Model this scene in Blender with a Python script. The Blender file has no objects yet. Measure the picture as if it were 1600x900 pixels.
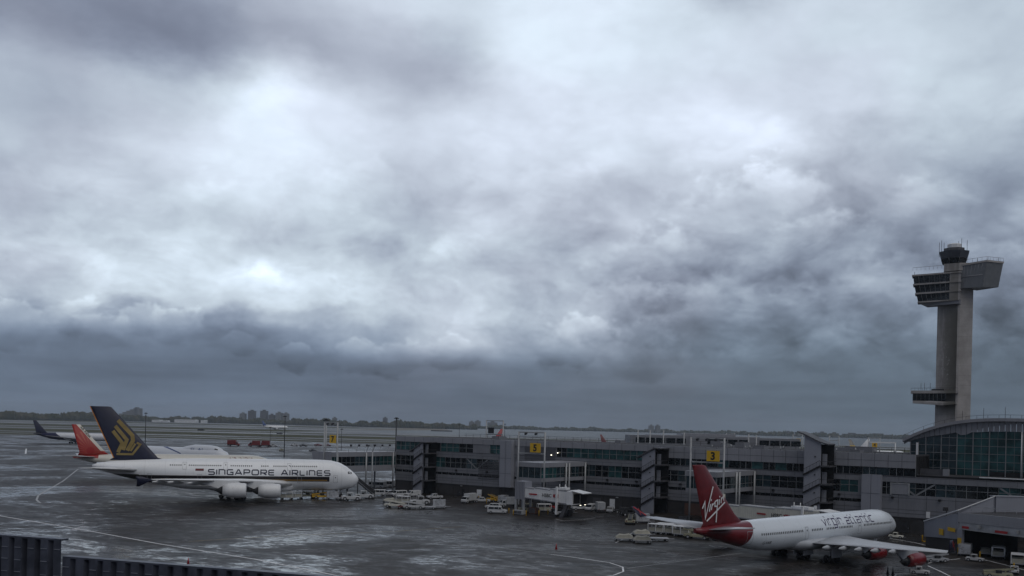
import bpy, bmesh, math, random
from mathutils import Matrix, Vector
random.seed(7)
S = bpy.context.scene
C = S.collection
R = math.radians
# ---------------------------------------------------------------- camera
FPX, CAMH, ROLL, HY = 1500.0, 22.0, R(1.4), 664.5
cr, sr = math.cos(ROLL), math.sin(ROLL)
cd = bpy.data.cameras.new('camera'); cam = bpy.data.objects.new('camera', cd); C.objects.link(cam)
cd.sensor_width = 36; cd.lens = 36*FPX/1600; cd.shift_y = (HY-450)/1600
cd.clip_start = 0.5; cd.clip_end = 60000
cam.matrix_world = Matrix(((cr, -sr, 0, 0), (0, 0, -1, 0), (sr, cr, 0, CAMH), (0, 0, 0, 1)))
S.camera = cam
S.render.resolution_x = 1024; S.render.resolution_y = 576
S.view_settings.view_transform = 'Standard'; S.view_settings.look = 'None'
S.view_settings.gamma = 1; S.view_settings.exposure = 0.0
S.render.engine = 'CYCLES'
S.cycles.volume_step_rate = 5; S.cycles.volume_bounces = 0; S.cycles.max_bounces = 5

# ---------------------------------------------------------------- node helper
class NT:
    def __init__(s, tree): s.t = tree; s.n = tree.nodes; s.l = tree.links
    def new(s, ty, **kw):
        n = s.n.new(ty)
        for k, v in kw.items(): setattr(n, k, v)
        return n
    def put(s, sock, v):
        if v is None: return
        if isinstance(v, bpy.types.NodeSocket): s.l.new(v, sock)
        elif isinstance(v, (tuple, list)) and sock.type == 'RGBA' and len(v) == 3: sock.default_value = (*v, 1)
        else: sock.default_value = v
    def m(s, op, a, b=None, c=None, clamp=False):
        n = s.new('ShaderNodeMath', operation=op, use_clamp=clamp)
        s.put(n.inputs[0], a); s.put(n.inputs[1], b); s.put(n.inputs[2], c)
        return n.outputs[0]
    def ss(s, v, lo, hi, a=0.0, b=1.0):
        n = s.new('ShaderNodeMapRange', interpolation_type='SMOOTHSTEP')
        for i, x in enumerate((v, lo, hi, a, b)): s.put(n.inputs[i], x)
        return n.outputs[0]
    def mix(s, f, a, b, mode='MIX'):
        n = s.new('ShaderNodeMix', data_type='RGBA', blend_type=mode)
        s.put(n.inputs[0], f); s.put(n.inputs[6], a); s.put(n.inputs[7], b)
        return n.outputs[2]
    def xyz(s, v):
        n = s.new('ShaderNodeSeparateXYZ'); s.l.new(v, n.inputs[0]); return n.outputs
    def comb(s, x, y, z=0.0):
        n = s.new('ShaderNodeCombineXYZ')
        for i, v in enumerate((x, y, z)): s.put(n.inputs[i], v)
        return n.outputs[0]
    def noise(s, v, scale, det=4, rough=.5, dist=0.0, lac=2.0):
        n = s.new('ShaderNodeTexNoise'); s.l.new(v, n.inputs['Vector'])
        n.inputs['Scale'].default_value = scale; n.inputs['Detail'].default_value = det
        n.inputs['Roughness'].default_value = rough; n.inputs['Distortion'].default_value = dist
        n.inputs['Lacunarity'].default_value = lac
        return n.outputs['Fac']

# ---------------------------------------------------------------- sky: procedural overcast over a Nishita sky
SUN_EL, SUN_AZ = R(60), R(150)
W = bpy.data.worlds.new('World'); S.world = W; W.use_nodes = True
w = NT(W.node_tree); w.n.clear()
tc = w.new('ShaderNodeTexCoord'); d = w.xyz(tc.outputs['Generated'])
az = w.m('ARCTAN2', d[0], w.m('ABSOLUTE', d[1]))
el = w.m('ARCSINE', w.m('MAXIMUM', w.m('MINIMUM', d[2], 1.0), 0.0))
dz = w.m('ADD', w.m('MAXIMUM', d[2], 0.0), 0.10)
P = w.comb(w.m('DIVIDE', d[0], dz), w.m('DIVIDE', d[1], dz), 0.0)          # cloud deck seen in perspective
A = w.comb(w.m('MULTIPLY', az, 1.0), w.m('MULTIPLY', el, 1.7), 0.3)
w1 = w.m('SUBTRACT', w.noise(A, 5.0, 6, .58), .5); 
w2 = w.m('SUBTRACT', w.noise(w.comb(az, w.m('MULTIPLY', el, 1.7), 9.1), 5.0, 6, .58), .5)
eln = w.ss(el, 0.02, 0.14)                                                  # less warp near the horizon
azw = w.m('ADD', az, w.m('MULTIPLY', w1, w.m('ADD', .06, w.m('MULTIPLY', eln, .12))))
elw = w.m('ADD', el, w.m('MULTIPLY', w2, w.m('ADD', .014, w.m('MULTIPLY', eln, .085))))
def srgb(v):
    v /= 255.0
    return v/12.92 if v <= .04045 else ((v+.055)/1.055)**2.4
# luminance profiles (elevation -> display value) at six azimuths
ELS = [0, .023, .056, .083, .11, .13, .163, .21, .263, .31, .363, .423, .543, .75]  # last elevations lie overhead, out of view, kept dim to darken the scene
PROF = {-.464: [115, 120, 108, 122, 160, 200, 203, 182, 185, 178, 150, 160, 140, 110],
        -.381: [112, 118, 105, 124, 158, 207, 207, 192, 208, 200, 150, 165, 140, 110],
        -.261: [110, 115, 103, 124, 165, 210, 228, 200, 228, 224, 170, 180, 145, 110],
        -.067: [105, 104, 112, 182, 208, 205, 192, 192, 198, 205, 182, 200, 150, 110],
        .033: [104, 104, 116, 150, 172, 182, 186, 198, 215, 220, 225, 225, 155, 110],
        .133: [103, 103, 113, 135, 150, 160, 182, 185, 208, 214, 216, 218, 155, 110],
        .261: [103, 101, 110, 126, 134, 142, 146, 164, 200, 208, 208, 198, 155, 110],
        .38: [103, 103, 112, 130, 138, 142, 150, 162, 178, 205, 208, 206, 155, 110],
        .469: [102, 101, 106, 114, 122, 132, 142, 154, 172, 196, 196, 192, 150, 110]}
def ramp(v, vals):
    r = w.new('ShaderNodeValToRGB'); r.color_ramp.interpolation = 'B_SPLINE' if False else 'EASE'
    w.l.new(w.m('DIVIDE', v, .75), r.inputs[0]); cr_ = r.color_ramp
    while len(cr_.elements) > 1: cr_.elements.remove(cr_.elements[-1])
    for i, (e, x) in enumerate(zip(ELS, vals)):
        k = cr_.elements[0] if i == 0 else cr_.elements.new(e/.75)
        if i == 0: k.position = 0
        g = x/255.0; k.color = (g, g, g, 1)
    return r.outputs[0]
elw = w.m('SUBTRACT', elw, w.m('MULTIPLY', azw, .0244))
keys = sorted(PROF); cur = ramp(elw, PROF[keys[0]])
for a0, a1 in zip(keys, keys[1:]):
    cur = w.mix(w.ss(azw, a0, a1), cur, ramp(elw, PROF[a1]))
lum = w.xyz(cur)[0]
# dark mass top right of centre, dark shelf
def blob(a, e, ra, re, amt):
    x = w.m('DIVIDE', w.m('SUBTRACT', azw, a), ra); y = w.m('DIVIDE', w.m('SUBTRACT', elw, e), re)
    g = w.m('EXPONENT', w.m('MULTIPLY', w.m('ADD', w.m('MULTIPLY', x, x), w.m('MULTIPLY', y, y)), -1.0))
    return w.m('MULTIPLY', g, amt/255.0)
for b in ((-.33, .345, .09, .045, -8), (-.13, .42, .09, .05, 22), (.215, .425, .035, .045, -40), (-.27, .30, .03, .03, 14), (-.40, .36, .09, .05, -8), (-.10, .36, .04, .05, -14),
          (.23, .255, .045, .035, 22), (.30, .15, .05, .025, 12), (-.10, .22, .05, .04, -12), (-.255, .165, .018, .012, 18), (.34, .25, .05, .025, -14), (-.15, .24, .04, .04, -8)):
    lum = w.m('ADD', lum, blob(*b))
pw = w.noise(P, .55, 3, .5)
Pd = w.new('ShaderNodeVectorMath', operation='ADD'); w.l.new(P, Pd.inputs[0])
wv = w.new('ShaderNodeVectorMath', operation='SCALE'); nz = w.new('ShaderNodeTexNoise'); nz.inputs['Scale'].default_value = .7; nz.inputs['Detail'].default_value = 3
w.l.new(P, nz.inputs['Vector']); w.l.new(nz.outputs['Color'], wv.inputs[0]); wv.inputs['Scale'].default_value = 1.5
w.l.new(wv.outputs[0], Pd.inputs[1])
deck = w.noise(Pd.outputs[0], 1.0, 7, .5)
B = w.comb(w.m('ADD', az, w.m('MULTIPLY', w1, .06)), w.m('MULTIPLY', w.m('ADD', el, w.m('MULTIPLY', w2, .03)), 1.7), 4.0)
puff = w.noise(B, 11.0, 9, .55, .25)
fine = w.noise(B, 34.0, 6, .6, .2)
billow = None
for sc_, am_ in ((7.0, 1.0), (15.0, .5), (33.0, .25), (72.0, .12)):
    q = w.m('MULTIPLY', w.m('ABSOLUTE', w.m('SUBTRACT', w.noise(B, sc_, 1.0, .5), .5)), 2*am_)
    billow = q if billow is None else w.m('ADD', billow, q)
hi = w.ss(el, .10, .22)
mid = w.m('MULTIPLY', w.ss(el, .05, .10), w.ss(el, .30, .14))
lum = w.m('ADD', lum, w.m('MULTIPLY', w.m('SUBTRACT', deck, .5), w.m('MULTIPLY', hi, .20)))
lum = w.m('ADD', lum, w.m('MULTIPLY', w.m('SUBTRACT', puff, .5), w.m('ADD', .08, w.m('MULTIPLY', mid, .34))))
lum = w.m('ADD', lum, w.m('MULTIPLY', w.m('SUBTRACT', fine, .5), w.m('ADD', .03, w.m('MULTIPLY', mid, .10))))
# ragged low cumulus in front of the dark shelf
E2 = w.m('SUBTRACT', el, w.m('MULTIPLY', az, .0244))
cn = w.noise(w.comb(az, w.m('MULTIPLY', el, 1.5), 7.7), 26.0, 6, .58, .3)
def cum(a, e, ra, re, amt, th):
    x = w.m('DIVIDE', w.m('SUBTRACT', az, a), ra); y = w.m('DIVIDE', w.m('SUBTRACT', E2, e), re)
    g = w.m('EXPONENT', w.m('MULTIPLY', w.m('ADD', w.m('MULTIPLY', x, x), w.m('MULTIPLY', y, y)), -1.0))
    return w.m('MULTIPLY', w.ss(w.m('ADD', cn, w.m('MULTIPLY', g, .30)), th, th+.16), w.m('MULTIPLY', w.ss(g, .02, .3), amt/255.0))
ln1 = w.noise(w.comb(az, w.m('MULTIPLY', el, 1.3), 7.7), 17.0, 7, .55, .2)
ln2 = w.noise(w.comb(az, w.m('MULTIPLY', el, 1.3), 3.1), 52.0, 5, .55, .2)
lnn = w.m('ADD', w.m('MULTIPLY', w.m('SUBTRACT', ln1, .5), 1.5), w.m('MULTIPLY', w.m('SUBTRACT', ln2, .5), .55))
def lobe(x, y, r, amt, flat=.72):              # cauliflower heap: lit top edge, shaded foot
    a_, e_, r_ = (x-800)/1500, (664.5-y)/1500, r/1500
    u = w.m('DIVIDE', w.m('SUBTRACT', az, a_), r_); v = w.m('DIVIDE', w.m('SUBTRACT', E2, e_), r_*flat)
    dd = w.m('ADD', w.m('SQRT', w.m('ADD', w.m('MULTIPLY', u, u), w.m('MULTIPLY', v, v))), w.m('MULTIPLY', lnn, 1.0 if r > 55 else 2.0))
    m_ = w.ss(dd, 1.12, .78)
    return w.m('MULTIPLY', w.m('MULTIPLY', m_, w.m('MULTIPLY_ADD', w.m('MAXIMUM', v, -1.2), .55, .12)), amt/255.0)
for b in ((1160, 370, 125, 44), (1030, 420, 80, 36), (1270, 420, 95, 34), (960, 490, 75, 36), (1090, 500, 85, 38), (1200, 505, 75, 34), (1340, 480, 90, 36), (1430, 545, 65, 32), (900, 535, 55, 34),
          (1000, 555, 60, 30), (1280, 565, 60, 28), (1560, 570, 60, 26), (1480, 470, 80, 26), (1400, 380, 90, 26), (80, 527, 50, 36), (150, 512, 42, 36), (195, 530, 38, 32), (245, 517, 36, 33), (290, 524, 42, 35), (465, 558, 28, 32),
          (560, 560, 40, 33), (625, 562, 44, 33), (700, 550, 40, 30), (380, 540, 26, 26), (560, 330, 90, 14), (300, 380, 90, 12), (1350, 330, 110, 16), (860, 330, 90, 12)):
    lum = w.m('ADD', lum, lobe(*b))
lum = w.m('ADD', lum, w.m('MULTIPLY', w.m('SUBTRACT', billow, .31), w.m('MULTIPLY', w.m('MULTIPLY', w.ss(el, .035, .09), w.ss(el, .42, .16, .25, 1.0)), w.ss(az, -.35, .12, .08, .19))))
low = w.noise(w.comb(az, w.m('MULTIPLY', el, 9.0), 1.0), 9.0, 5, .5)
lum = w.m('ADD', lum, w.m('MULTIPLY', w.m('SUBTRACT', low, .5), w.ss(el, .11, .04, 0, .10)))
lum = w.m('MULTIPLY', lum, w.ss(d[1], -.3, .35, .72, 1.0))  # unseen sky behind the camera dimmed to deepen shading on the scene
lum = w.m('ADD', w.m('MULTIPLY', w.m('SUBTRACT', lum, .66), w.ss(el, .06, .14, 1.0, 1.10)), .66)
lum = w.m('MAXIMUM', lum, .2)
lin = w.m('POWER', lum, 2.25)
# tint: cool violet-blue in the shade, near neutral in the light, greener to the right
cool = w.mix(w.ss(az, -.1, .35), (.85, .98, 1.33), (.83, .99, 1.31))
cool = w.mix(w.ss(el, .16, .06), cool, w.mix(w.ss(az, -.2, .3), (.76, .99, 1.38), (.76, 1.01, 1.32)))
tint = w.mix(w.ss(lum, .45, .85), cool, (.875, 1.01, 1.145))
tv = w.noise(A, 3.0, 3, .5)
tint = w.mix(w.ss(tv, .4, .65, 0, .35), tint, (.94, .975, 1.19))
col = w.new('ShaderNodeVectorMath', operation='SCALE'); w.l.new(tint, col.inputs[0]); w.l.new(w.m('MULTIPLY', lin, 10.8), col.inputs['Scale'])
sky = w.new('ShaderNodeTexSky', sky_type='NISHITA'); sky.sun_disc = False; sky.sun_elevation = SUN_EL; sky.sun_rotation = SUN_AZ; sky.dust_density = 3
fin = w.mix(.985, sky.outputs[0], col.outputs[0])
below = w.ss(d[2], -.02, 0.0)
fin = w.mix(below, (.6, .7, .8), fin)
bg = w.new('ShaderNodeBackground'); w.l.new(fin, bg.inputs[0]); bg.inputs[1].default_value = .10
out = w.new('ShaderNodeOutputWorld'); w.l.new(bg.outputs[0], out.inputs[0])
sl = bpy.data.lights.new('sun', 'SUN'); sl.energy = 1.05; sl.angle = R(70); sl.color = (1, .97, .93)
so = bpy.data.objects.new('sun', sl); C.objects.link(so)
so.rotation_euler = (R(90)-SUN_EL, 0, -SUN_AZ+R(180)); so.location = (0, 0, 300)

# ---------------------------------------------------------------- materials
def pm(name, col, rough=.5, metal=0.0, var=.18, scale=.6, spec=.5, streak=0.0, coat=0.0, emit=None):
    m = bpy.data.materials.new(name); m.use_nodes = True; t = NT(m.node_tree)
    b = t.n['Principled BSDF']; tc = t.new('ShaderNodeTexCoord'); o = tc.outputs['Object']
    f = t.noise(o, scale, 5, .6)
    c = t.mix(t.ss(f, .3, .7), tuple(x*(1-var) for x in col), tuple(min(1, x*(1+var)) for x in col))
    if streak:
        x = t.xyz(o); s = t.noise(t.comb(t.m('MULTIPLY', x[0], 2.2), t.m('MULTIPLY', x[1], 2.2), t.m('MULTIPLY', x[2], .12)), 1.0, 5, .6)
        c = t.mix(t.ss(s, .48, .75, 0, streak), c, tuple(v*.45 for v in col))
    t.put(b.inputs['Base Color'], c); b.inputs['Metallic'].default_value = metal
    t.put(b.inputs['Roughness'], t.ss(f, .2, .8, max(.02, rough*.8), min(1, rough*1.2)))
    b.inputs['Specular IOR Level'].default_value = spec
    if coat: b.inputs['Coat Weight'].default_value = coat
    if emit:
        b.inputs['Emission Color'].default_value = (*emit[:3], 1); b.inputs['Emission Strength'].default_value = emit[3]
    return m
M = dict(
 white=pm('white_paint', (.72, .73, .74), .35, var=.05, streak=.15), grey=pm('grey_paint', (.32, .33, .35), .45, streak=.2),
 cream=pm('cream_paint', (.62, .61, .54), .5, var=.06, streak=.3), red=pm('red_paint', (.32, .010, .014), .35), dred=pm('dark_red_paint', (.12, .006, .009), .4),
 navy=pm('navy_paint', (.008, .010, .035), .45), black=pm('black_rubber', (.008, .008, .009), .7), dark=pm('dark_metal', (.018, .018, .021), .55),
 steel=pm('bare_steel', (.45, .46, .48), .35, .8), yellow=pm('yellow_paint', (.62, .36, .02), .5), gold=pm('gold_paint', (.30, .22, .075), .45),
 panel=pm('facade_panel', (.19, .195, .215), .5, var=.07, scale=.25, streak=.35), fascia=pm('facade_fascia', (.25, .255, .28), .45, var=.06, scale=.2, streak=.3),
 louver=pm('louver_metal', (.07, .07, .078), .55), pier=pm('pier_panel', (.27, .28, .32), .45, var=.05, scale=.2, streak=.2),
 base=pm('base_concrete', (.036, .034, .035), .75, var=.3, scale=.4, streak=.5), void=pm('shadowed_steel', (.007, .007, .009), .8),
 roof=pm('roof_membrane', (.06, .06, .065), .9, var=.3, scale=.08, spec=.1), frame=pm('mullion_metal', (.20, .21, .22), .45),
 gteal=pm('teal_glass', (.018, .066, .07), .12, var=.6, scale=.35, spec=.45), gdark=pm('dark_glass', (.005, .008, .011), .1, var=.6, scale=.5, spec=.3),
 gmid=pm('blue_glass', (.015, .035, .045), .1, var=.5, scale=.4, spec=.7),
 pole=pm('pole_steel', (.33, .34, .35), .5, .2, streak=.2), belt=pm('belt_rubber', (.05, .05, .05), .7), khaki=pm('faded_cargo_cover', (.34, .33, .28), .8),
 orange=pm('orange_paint', (.6, .22, .02), .5), lamp=pm('lit_lamp', (.8, .8, .7), .4, emit=(1, .93, .75, 4)), tan=pm('tan_paint', (.30, .29, .20), .6),
 ochre=pm('sign_yellow', (.66, .40, .015), .5, var=.06), ink=pm('sign_black', (.012, .012, .012), .6), purple=pm('purple_lettering', (.035, .02, .08), .5),
 vanwhite=pm('vehicle_white', (.46, .47, .48), .35, var=.1, scale=1.2, streak=.35), dullred=pm('dull_red', (.16, .012, .012), .5), silver=pm('silver_paint', (.5, .51, .53), .3, .4), water=None, blue=pm('blue_paint', (.03, .07, .22), .4), rust=pm('brown_metal', (.10, .05, .035), .7))

# ---------------------------------------------------------------- mesh builder
class MB:
    def __init__(s): s.v = []; s.f = []; s.m = []; s.sm = []
    def add(s, vs, fs, mi=0, smooth=False):
        o = len(s.v); s.v += [tuple(v) for v in vs]
        for f in fs: s.f.append(tuple(o+i for i in f)); s.m.append(mi); s.sm.append(smooth)
        return s
    def box(s, x0, x1, y0, y1, z0, z1, mi=0, X=None):
        vs = [(x, y, z) for z in (z0, z1) for y in (y0, y1) for x in (x0, x1)]
        if X: vs = [X(*v) for v in vs]
        return s.add(vs, [(0, 2, 3, 1), (4, 5, 7, 6), (0, 1, 5, 4), (1, 3, 7, 5), (3, 2, 6, 7), (2, 0, 4, 6)], mi)
    def quad(s, a, b, c, d, mi=0): return s.add([a, b, c, d], [(0, 1, 2, 3)], mi)
    def prism(s, poly, ext, mi=0):                    # poly of 3D points, extruded by vector ext
        n = len(poly); e = Vector(ext); vs = [tuple(p) for p in poly]+[tuple(Vector(p)+e) for p in poly]
        return s.add(vs, [tuple(range(n)), tuple(range(2*n-1, n-1, -1))]+[(i, (i+1) % n, n+(i+1) % n, n+i) for i in range(n)], mi)
    def tube(s, p, q, r, r2=None, n=8, mi=0, cap=True):
        p, q = Vector(p), Vector(q); d = (q-p).normalized(); a = d.cross(Vector((0, 0, 1)) if abs(d.z) < .9 else Vector((1, 0, 0))).normalized(); b = d.cross(a)
        r2 = r if r2 is None else r2
        vs = [tuple(c+(a*math.cos(k*2*math.pi/n)+b*math.sin(k*2*math.pi/n))*rr) for c, rr in ((p, r), (q, r2)) for k in range(n)]
        s.add(vs, [(i, (i+1) % n, n+(i+1) % n, n+i) for i in range(n)], mi, True)
        if cap: s.add(vs[:n], [tuple(range(n))], mi); s.add(vs[n:], [tuple(range(n))], mi)
        return s
    def loft(s, rings, mi=0, smooth=True, caps=True, fm=None):
        n = len(rings[0]); o = len(s.v)
        for r in rings: s.v += [tuple(p) for p in r]
        for j in range(len(rings)-1):
            for i in range(n):
                s.f.append((o+j*n+i, o+j*n+(i+1) % n, o+(j+1)*n+(i+1) % n, o+(j+1)*n+i)); s.m.append(mi); s.sm.append(smooth)
        if caps:
            s.f.append(tuple(o+i for i in range(n))); s.m.append(mi); s.sm.append(False)
            k = o+(len(rings)-1)*n; s.f.append(tuple(k+i for i in range(n))); s.m.append(mi); s.sm.append(False)
        return s
    def build(s, name, mats, parent=None, recalc=True):
        me = bpy.data.meshes.new(name); me.from_pydata(s.v, [], s.f)
        if not isinstance(mats, (list, tuple)): mats = [mats]
        for m in mats: me.materials.append(M[m] if isinstance(m, str) else m)
        me.polygons.foreach_set('material_index', s.m); me.polygons.foreach_set('use_smooth', s.sm)
        if recalc:
            bm = bmesh.new(); bm.from_mesh(me); bmesh.ops.remove_doubles(bm, verts=bm.verts, dist=1e-4)
            bmesh.ops.recalc_face_normals(bm, faces=bm.faces); bm.to_mesh(me); bm.free()
        me.update(); o = bpy.data.objects.new(name, me); C.objects.link(o)
        if parent: o.parent = parent
        return o
def tag(o, label, cat, group=None):
    o['label'] = label; o['category'] = cat
    if group: o['group'] = group
    return o
def struct(o): o['kind'] = 'structure'; return o
def thing(name, label, cat, loc=(0, 0, 0), rz=0.0, group=None):
    o = bpy.data.objects.new(name, None); C.objects.link(o); o.location = loc; o.rotation_euler = (0, 0, rz); o.empty_display_size = .5
    return tag(o, label, cat, group)
def dup(root, loc, rz, label, sc=1.0):
    r = root.copy(); C.objects.link(r); r.location = loc; r.rotation_euler = (0, 0, rz); r.scale = (sc, sc, sc); r['label'] = label
    for ch in list(root.children):
        c = ch.copy(); C.objects.link(c); c.parent = r
        for g in list(ch.children):
            d_ = g.copy(); C.objects.link(d_); d_.parent = c
    return r
def at(x, y, D):                     # point at depth D in the direction of picture position (x, y)
    dx, dy = x-800, y-HY
    return ((dx*cr+dy*sr)/FPX*D, D, CAMH+(dx*sr-dy*cr)/FPX*D)
def G(x, y, z=0.0):                  # ground point
    dx, dy = x-800, y-HY; v = (dx*sr-dy*cr)/FPX; D = (z-CAMH)/v
    return ((dx*cr+dy*sr)/FPX*D, D, z)
def FW(t, n, z): return (.8*t-.6*n, 282.3-.6*t-.8*n, z)       # terminal facade frame: along, outward, up
def text_mesh(body, size, mat, name, parent, org, ex, ey, bold=0.0, conform=None, sx=1.0, center=True):
    cu = bpy.data.curves.new('t', 'FONT'); cu.body = body; cu.size = 1.0; cu.offset = bold
    if center: cu.align_x = 'CENTER'
    o = bpy.data.objects.new('t', cu); C.objects.link(o); dg = bpy.context.evaluated_depsgraph_get(); dg.update()
    me = bpy.data.meshes.new_from_object(o.evaluated_get(dg)); bpy.data.objects.remove(o); bpy.data.curves.remove(cu)
    ex, ey, org = Vector(ex), Vector(ey), Vector(org)
    for v in me.vertices: v.co = org+ex*(v.co.x*size*sx)+ey*(v.co.y*size)
    if conform:
        for v in me.vertices: v.co = conform(v.co)
    me.materials.clear(); me.materials.append(M[mat]); ob = bpy.data.objects.new(name, me); C.objects.link(ob); ob.parent = parent
    return ob
def stroke(mb, pts, wd, place, mi=0, seg=.5):          # mitred ribbon through 2D pts, placed on a surface by place(x, y)
    closed = pts[0] == pts[-1]
    if closed: pts = pts[:-1]
    q = []
    N = len(pts)
    for i in range(N if closed else N-1):
        a, b = Vector(pts[i]), Vector(pts[(i+1) % N]); k = max(1, int((b-a).length/seg))
        q += [a+(b-a)*j/k for j in range(k)]
    if not closed: q.append(Vector(pts[-1]))
    n = len(q); L = []; Rr = []
    for i in range(n):
        p0 = q[i-1] if (i > 0 or closed) else None; p1 = q[(i+1) % n] if (i < n-1 or closed) else None
        d0 = (q[i]-p0).normalized() if p0 is not None else (p1-q[i]).normalized()
        d1 = (p1-q[i]).normalized() if p1 is not None else d0
        tt = (d0+d1); tt = tt.normalized() if tt.length > .01 else d0; nn = Vector((-tt.y, tt.x)); k = wd/2/max(.45, nn.dot(Vector((-d0.y, d0.x))))
        L.append(q[i]+nn*k); Rr.append(q[i]-nn*k)
    vs = [place(*p) for p in L]+[place(*p) for p in Rr]
    mb.add(vs, [(i, (i+1) % n, n+(i+1) % n, n+i) for i in range(n if closed else n-1)], mi)
GLY = {'S': (1, [[(1, 1), (.12, 1), (0, .88), (0, .62), (.12, .52), (.88, .52), (1, .4), (1, .12), (.88, 0), (0, 0)]]), 'I': (0, [[(0, 1), (0, 0)]]),
 'N': (1, [[(0, 0), (0, 1), (.82, 1), (1, .82), (1, 0)]]), 'G': (1, [[(1, 1), (.15, 1), (0, .85), (0, .15), (.15, 0), (1, 0), (1, .48), (.5, .48)]]),
 'A': (1.1, [[(0, 0), (.42, 1), (.58, 1), (1, 0)], [(.22, .3), (.78, .3)]]), 'P': (1, [[(0, 0), (0, 1), (.85, 1), (1, .87), (1, .55), (.85, .42), (.06, .42)]]),
 'O': (1.15, [[(.15, 0), (0, .2), (0, .8), (.15, 1), (.85, 1), (1, .8), (1, .2), (.85, 0), (.15, 0)]]), 'R': (1, [[(0, 0), (0, 1), (.85, 1), (1, .87), (1, .55), (.85, .42), (.06, .42)], [(.5, .36), (1, 0)]]),
 'E': (.95, [[(1, 1), (.12, 1), (0, .88), (0, .12), (.12, 0), (1, 0)], [(.08, .5), (.95, .5)]]), 'L': (.85, [[(0, 1), (0, .12), (.12, 0), (1, 0)]]),
 'v': (.9, [[(0, 1), (.5, 0), (1, 1)]]), 'i': (0, [[(0, 1), (0, 0)], [(0, 1.45), (0, 1.22)]]), 'r': (.6, [[(0, 0), (0, .85), (.2, 1), (1, 1)]]),
 'g': (.9, [[(.94, 0), (0, 0), (0, 1), (1, 1), (1, -.45), (.1, -.45)]]), 'n': (.9, [[(0, 0), (0, 1), (.8, 1), (1, .85), (1, 0)]]),
 'a': (.9, [[(0, 1), (.85, 1), (1, .85), (1, 0), (0, 0), (0, .52), (.93, .52)]]), 't': (.6, [[(0, 1.4), (0, .15), (.15, 0), (1, 0)], [(.1, 1), (1, 1)]]),
 'l': (.35, [[(0, 1.4), (0, .15), (.3, 0), (1, 0)]]), 'c': (.9, [[(1, 1), (.15, 1), (0, .85), (0, .15), (.15, 0), (1, 0)]])}
def lettering(mb, s, x0, x1, z0, h, wd, place, gap=.32, space=.9):
    tot = sum(space if ch == ' ' else GLY[ch][0]+gap for ch in s)-gap; k = (x1-x0)/tot; x = x0
    for ch in s:
        if ch == ' ': x += space*k; continue
        gw, strokes = GLY[ch]; gw = gw*k
        for st in strokes: stroke(mb, [(x+px*(gw if gw else 1), z0+pz*h) for px, pz in st], wd, place)
        x += gw+gap*k

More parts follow.
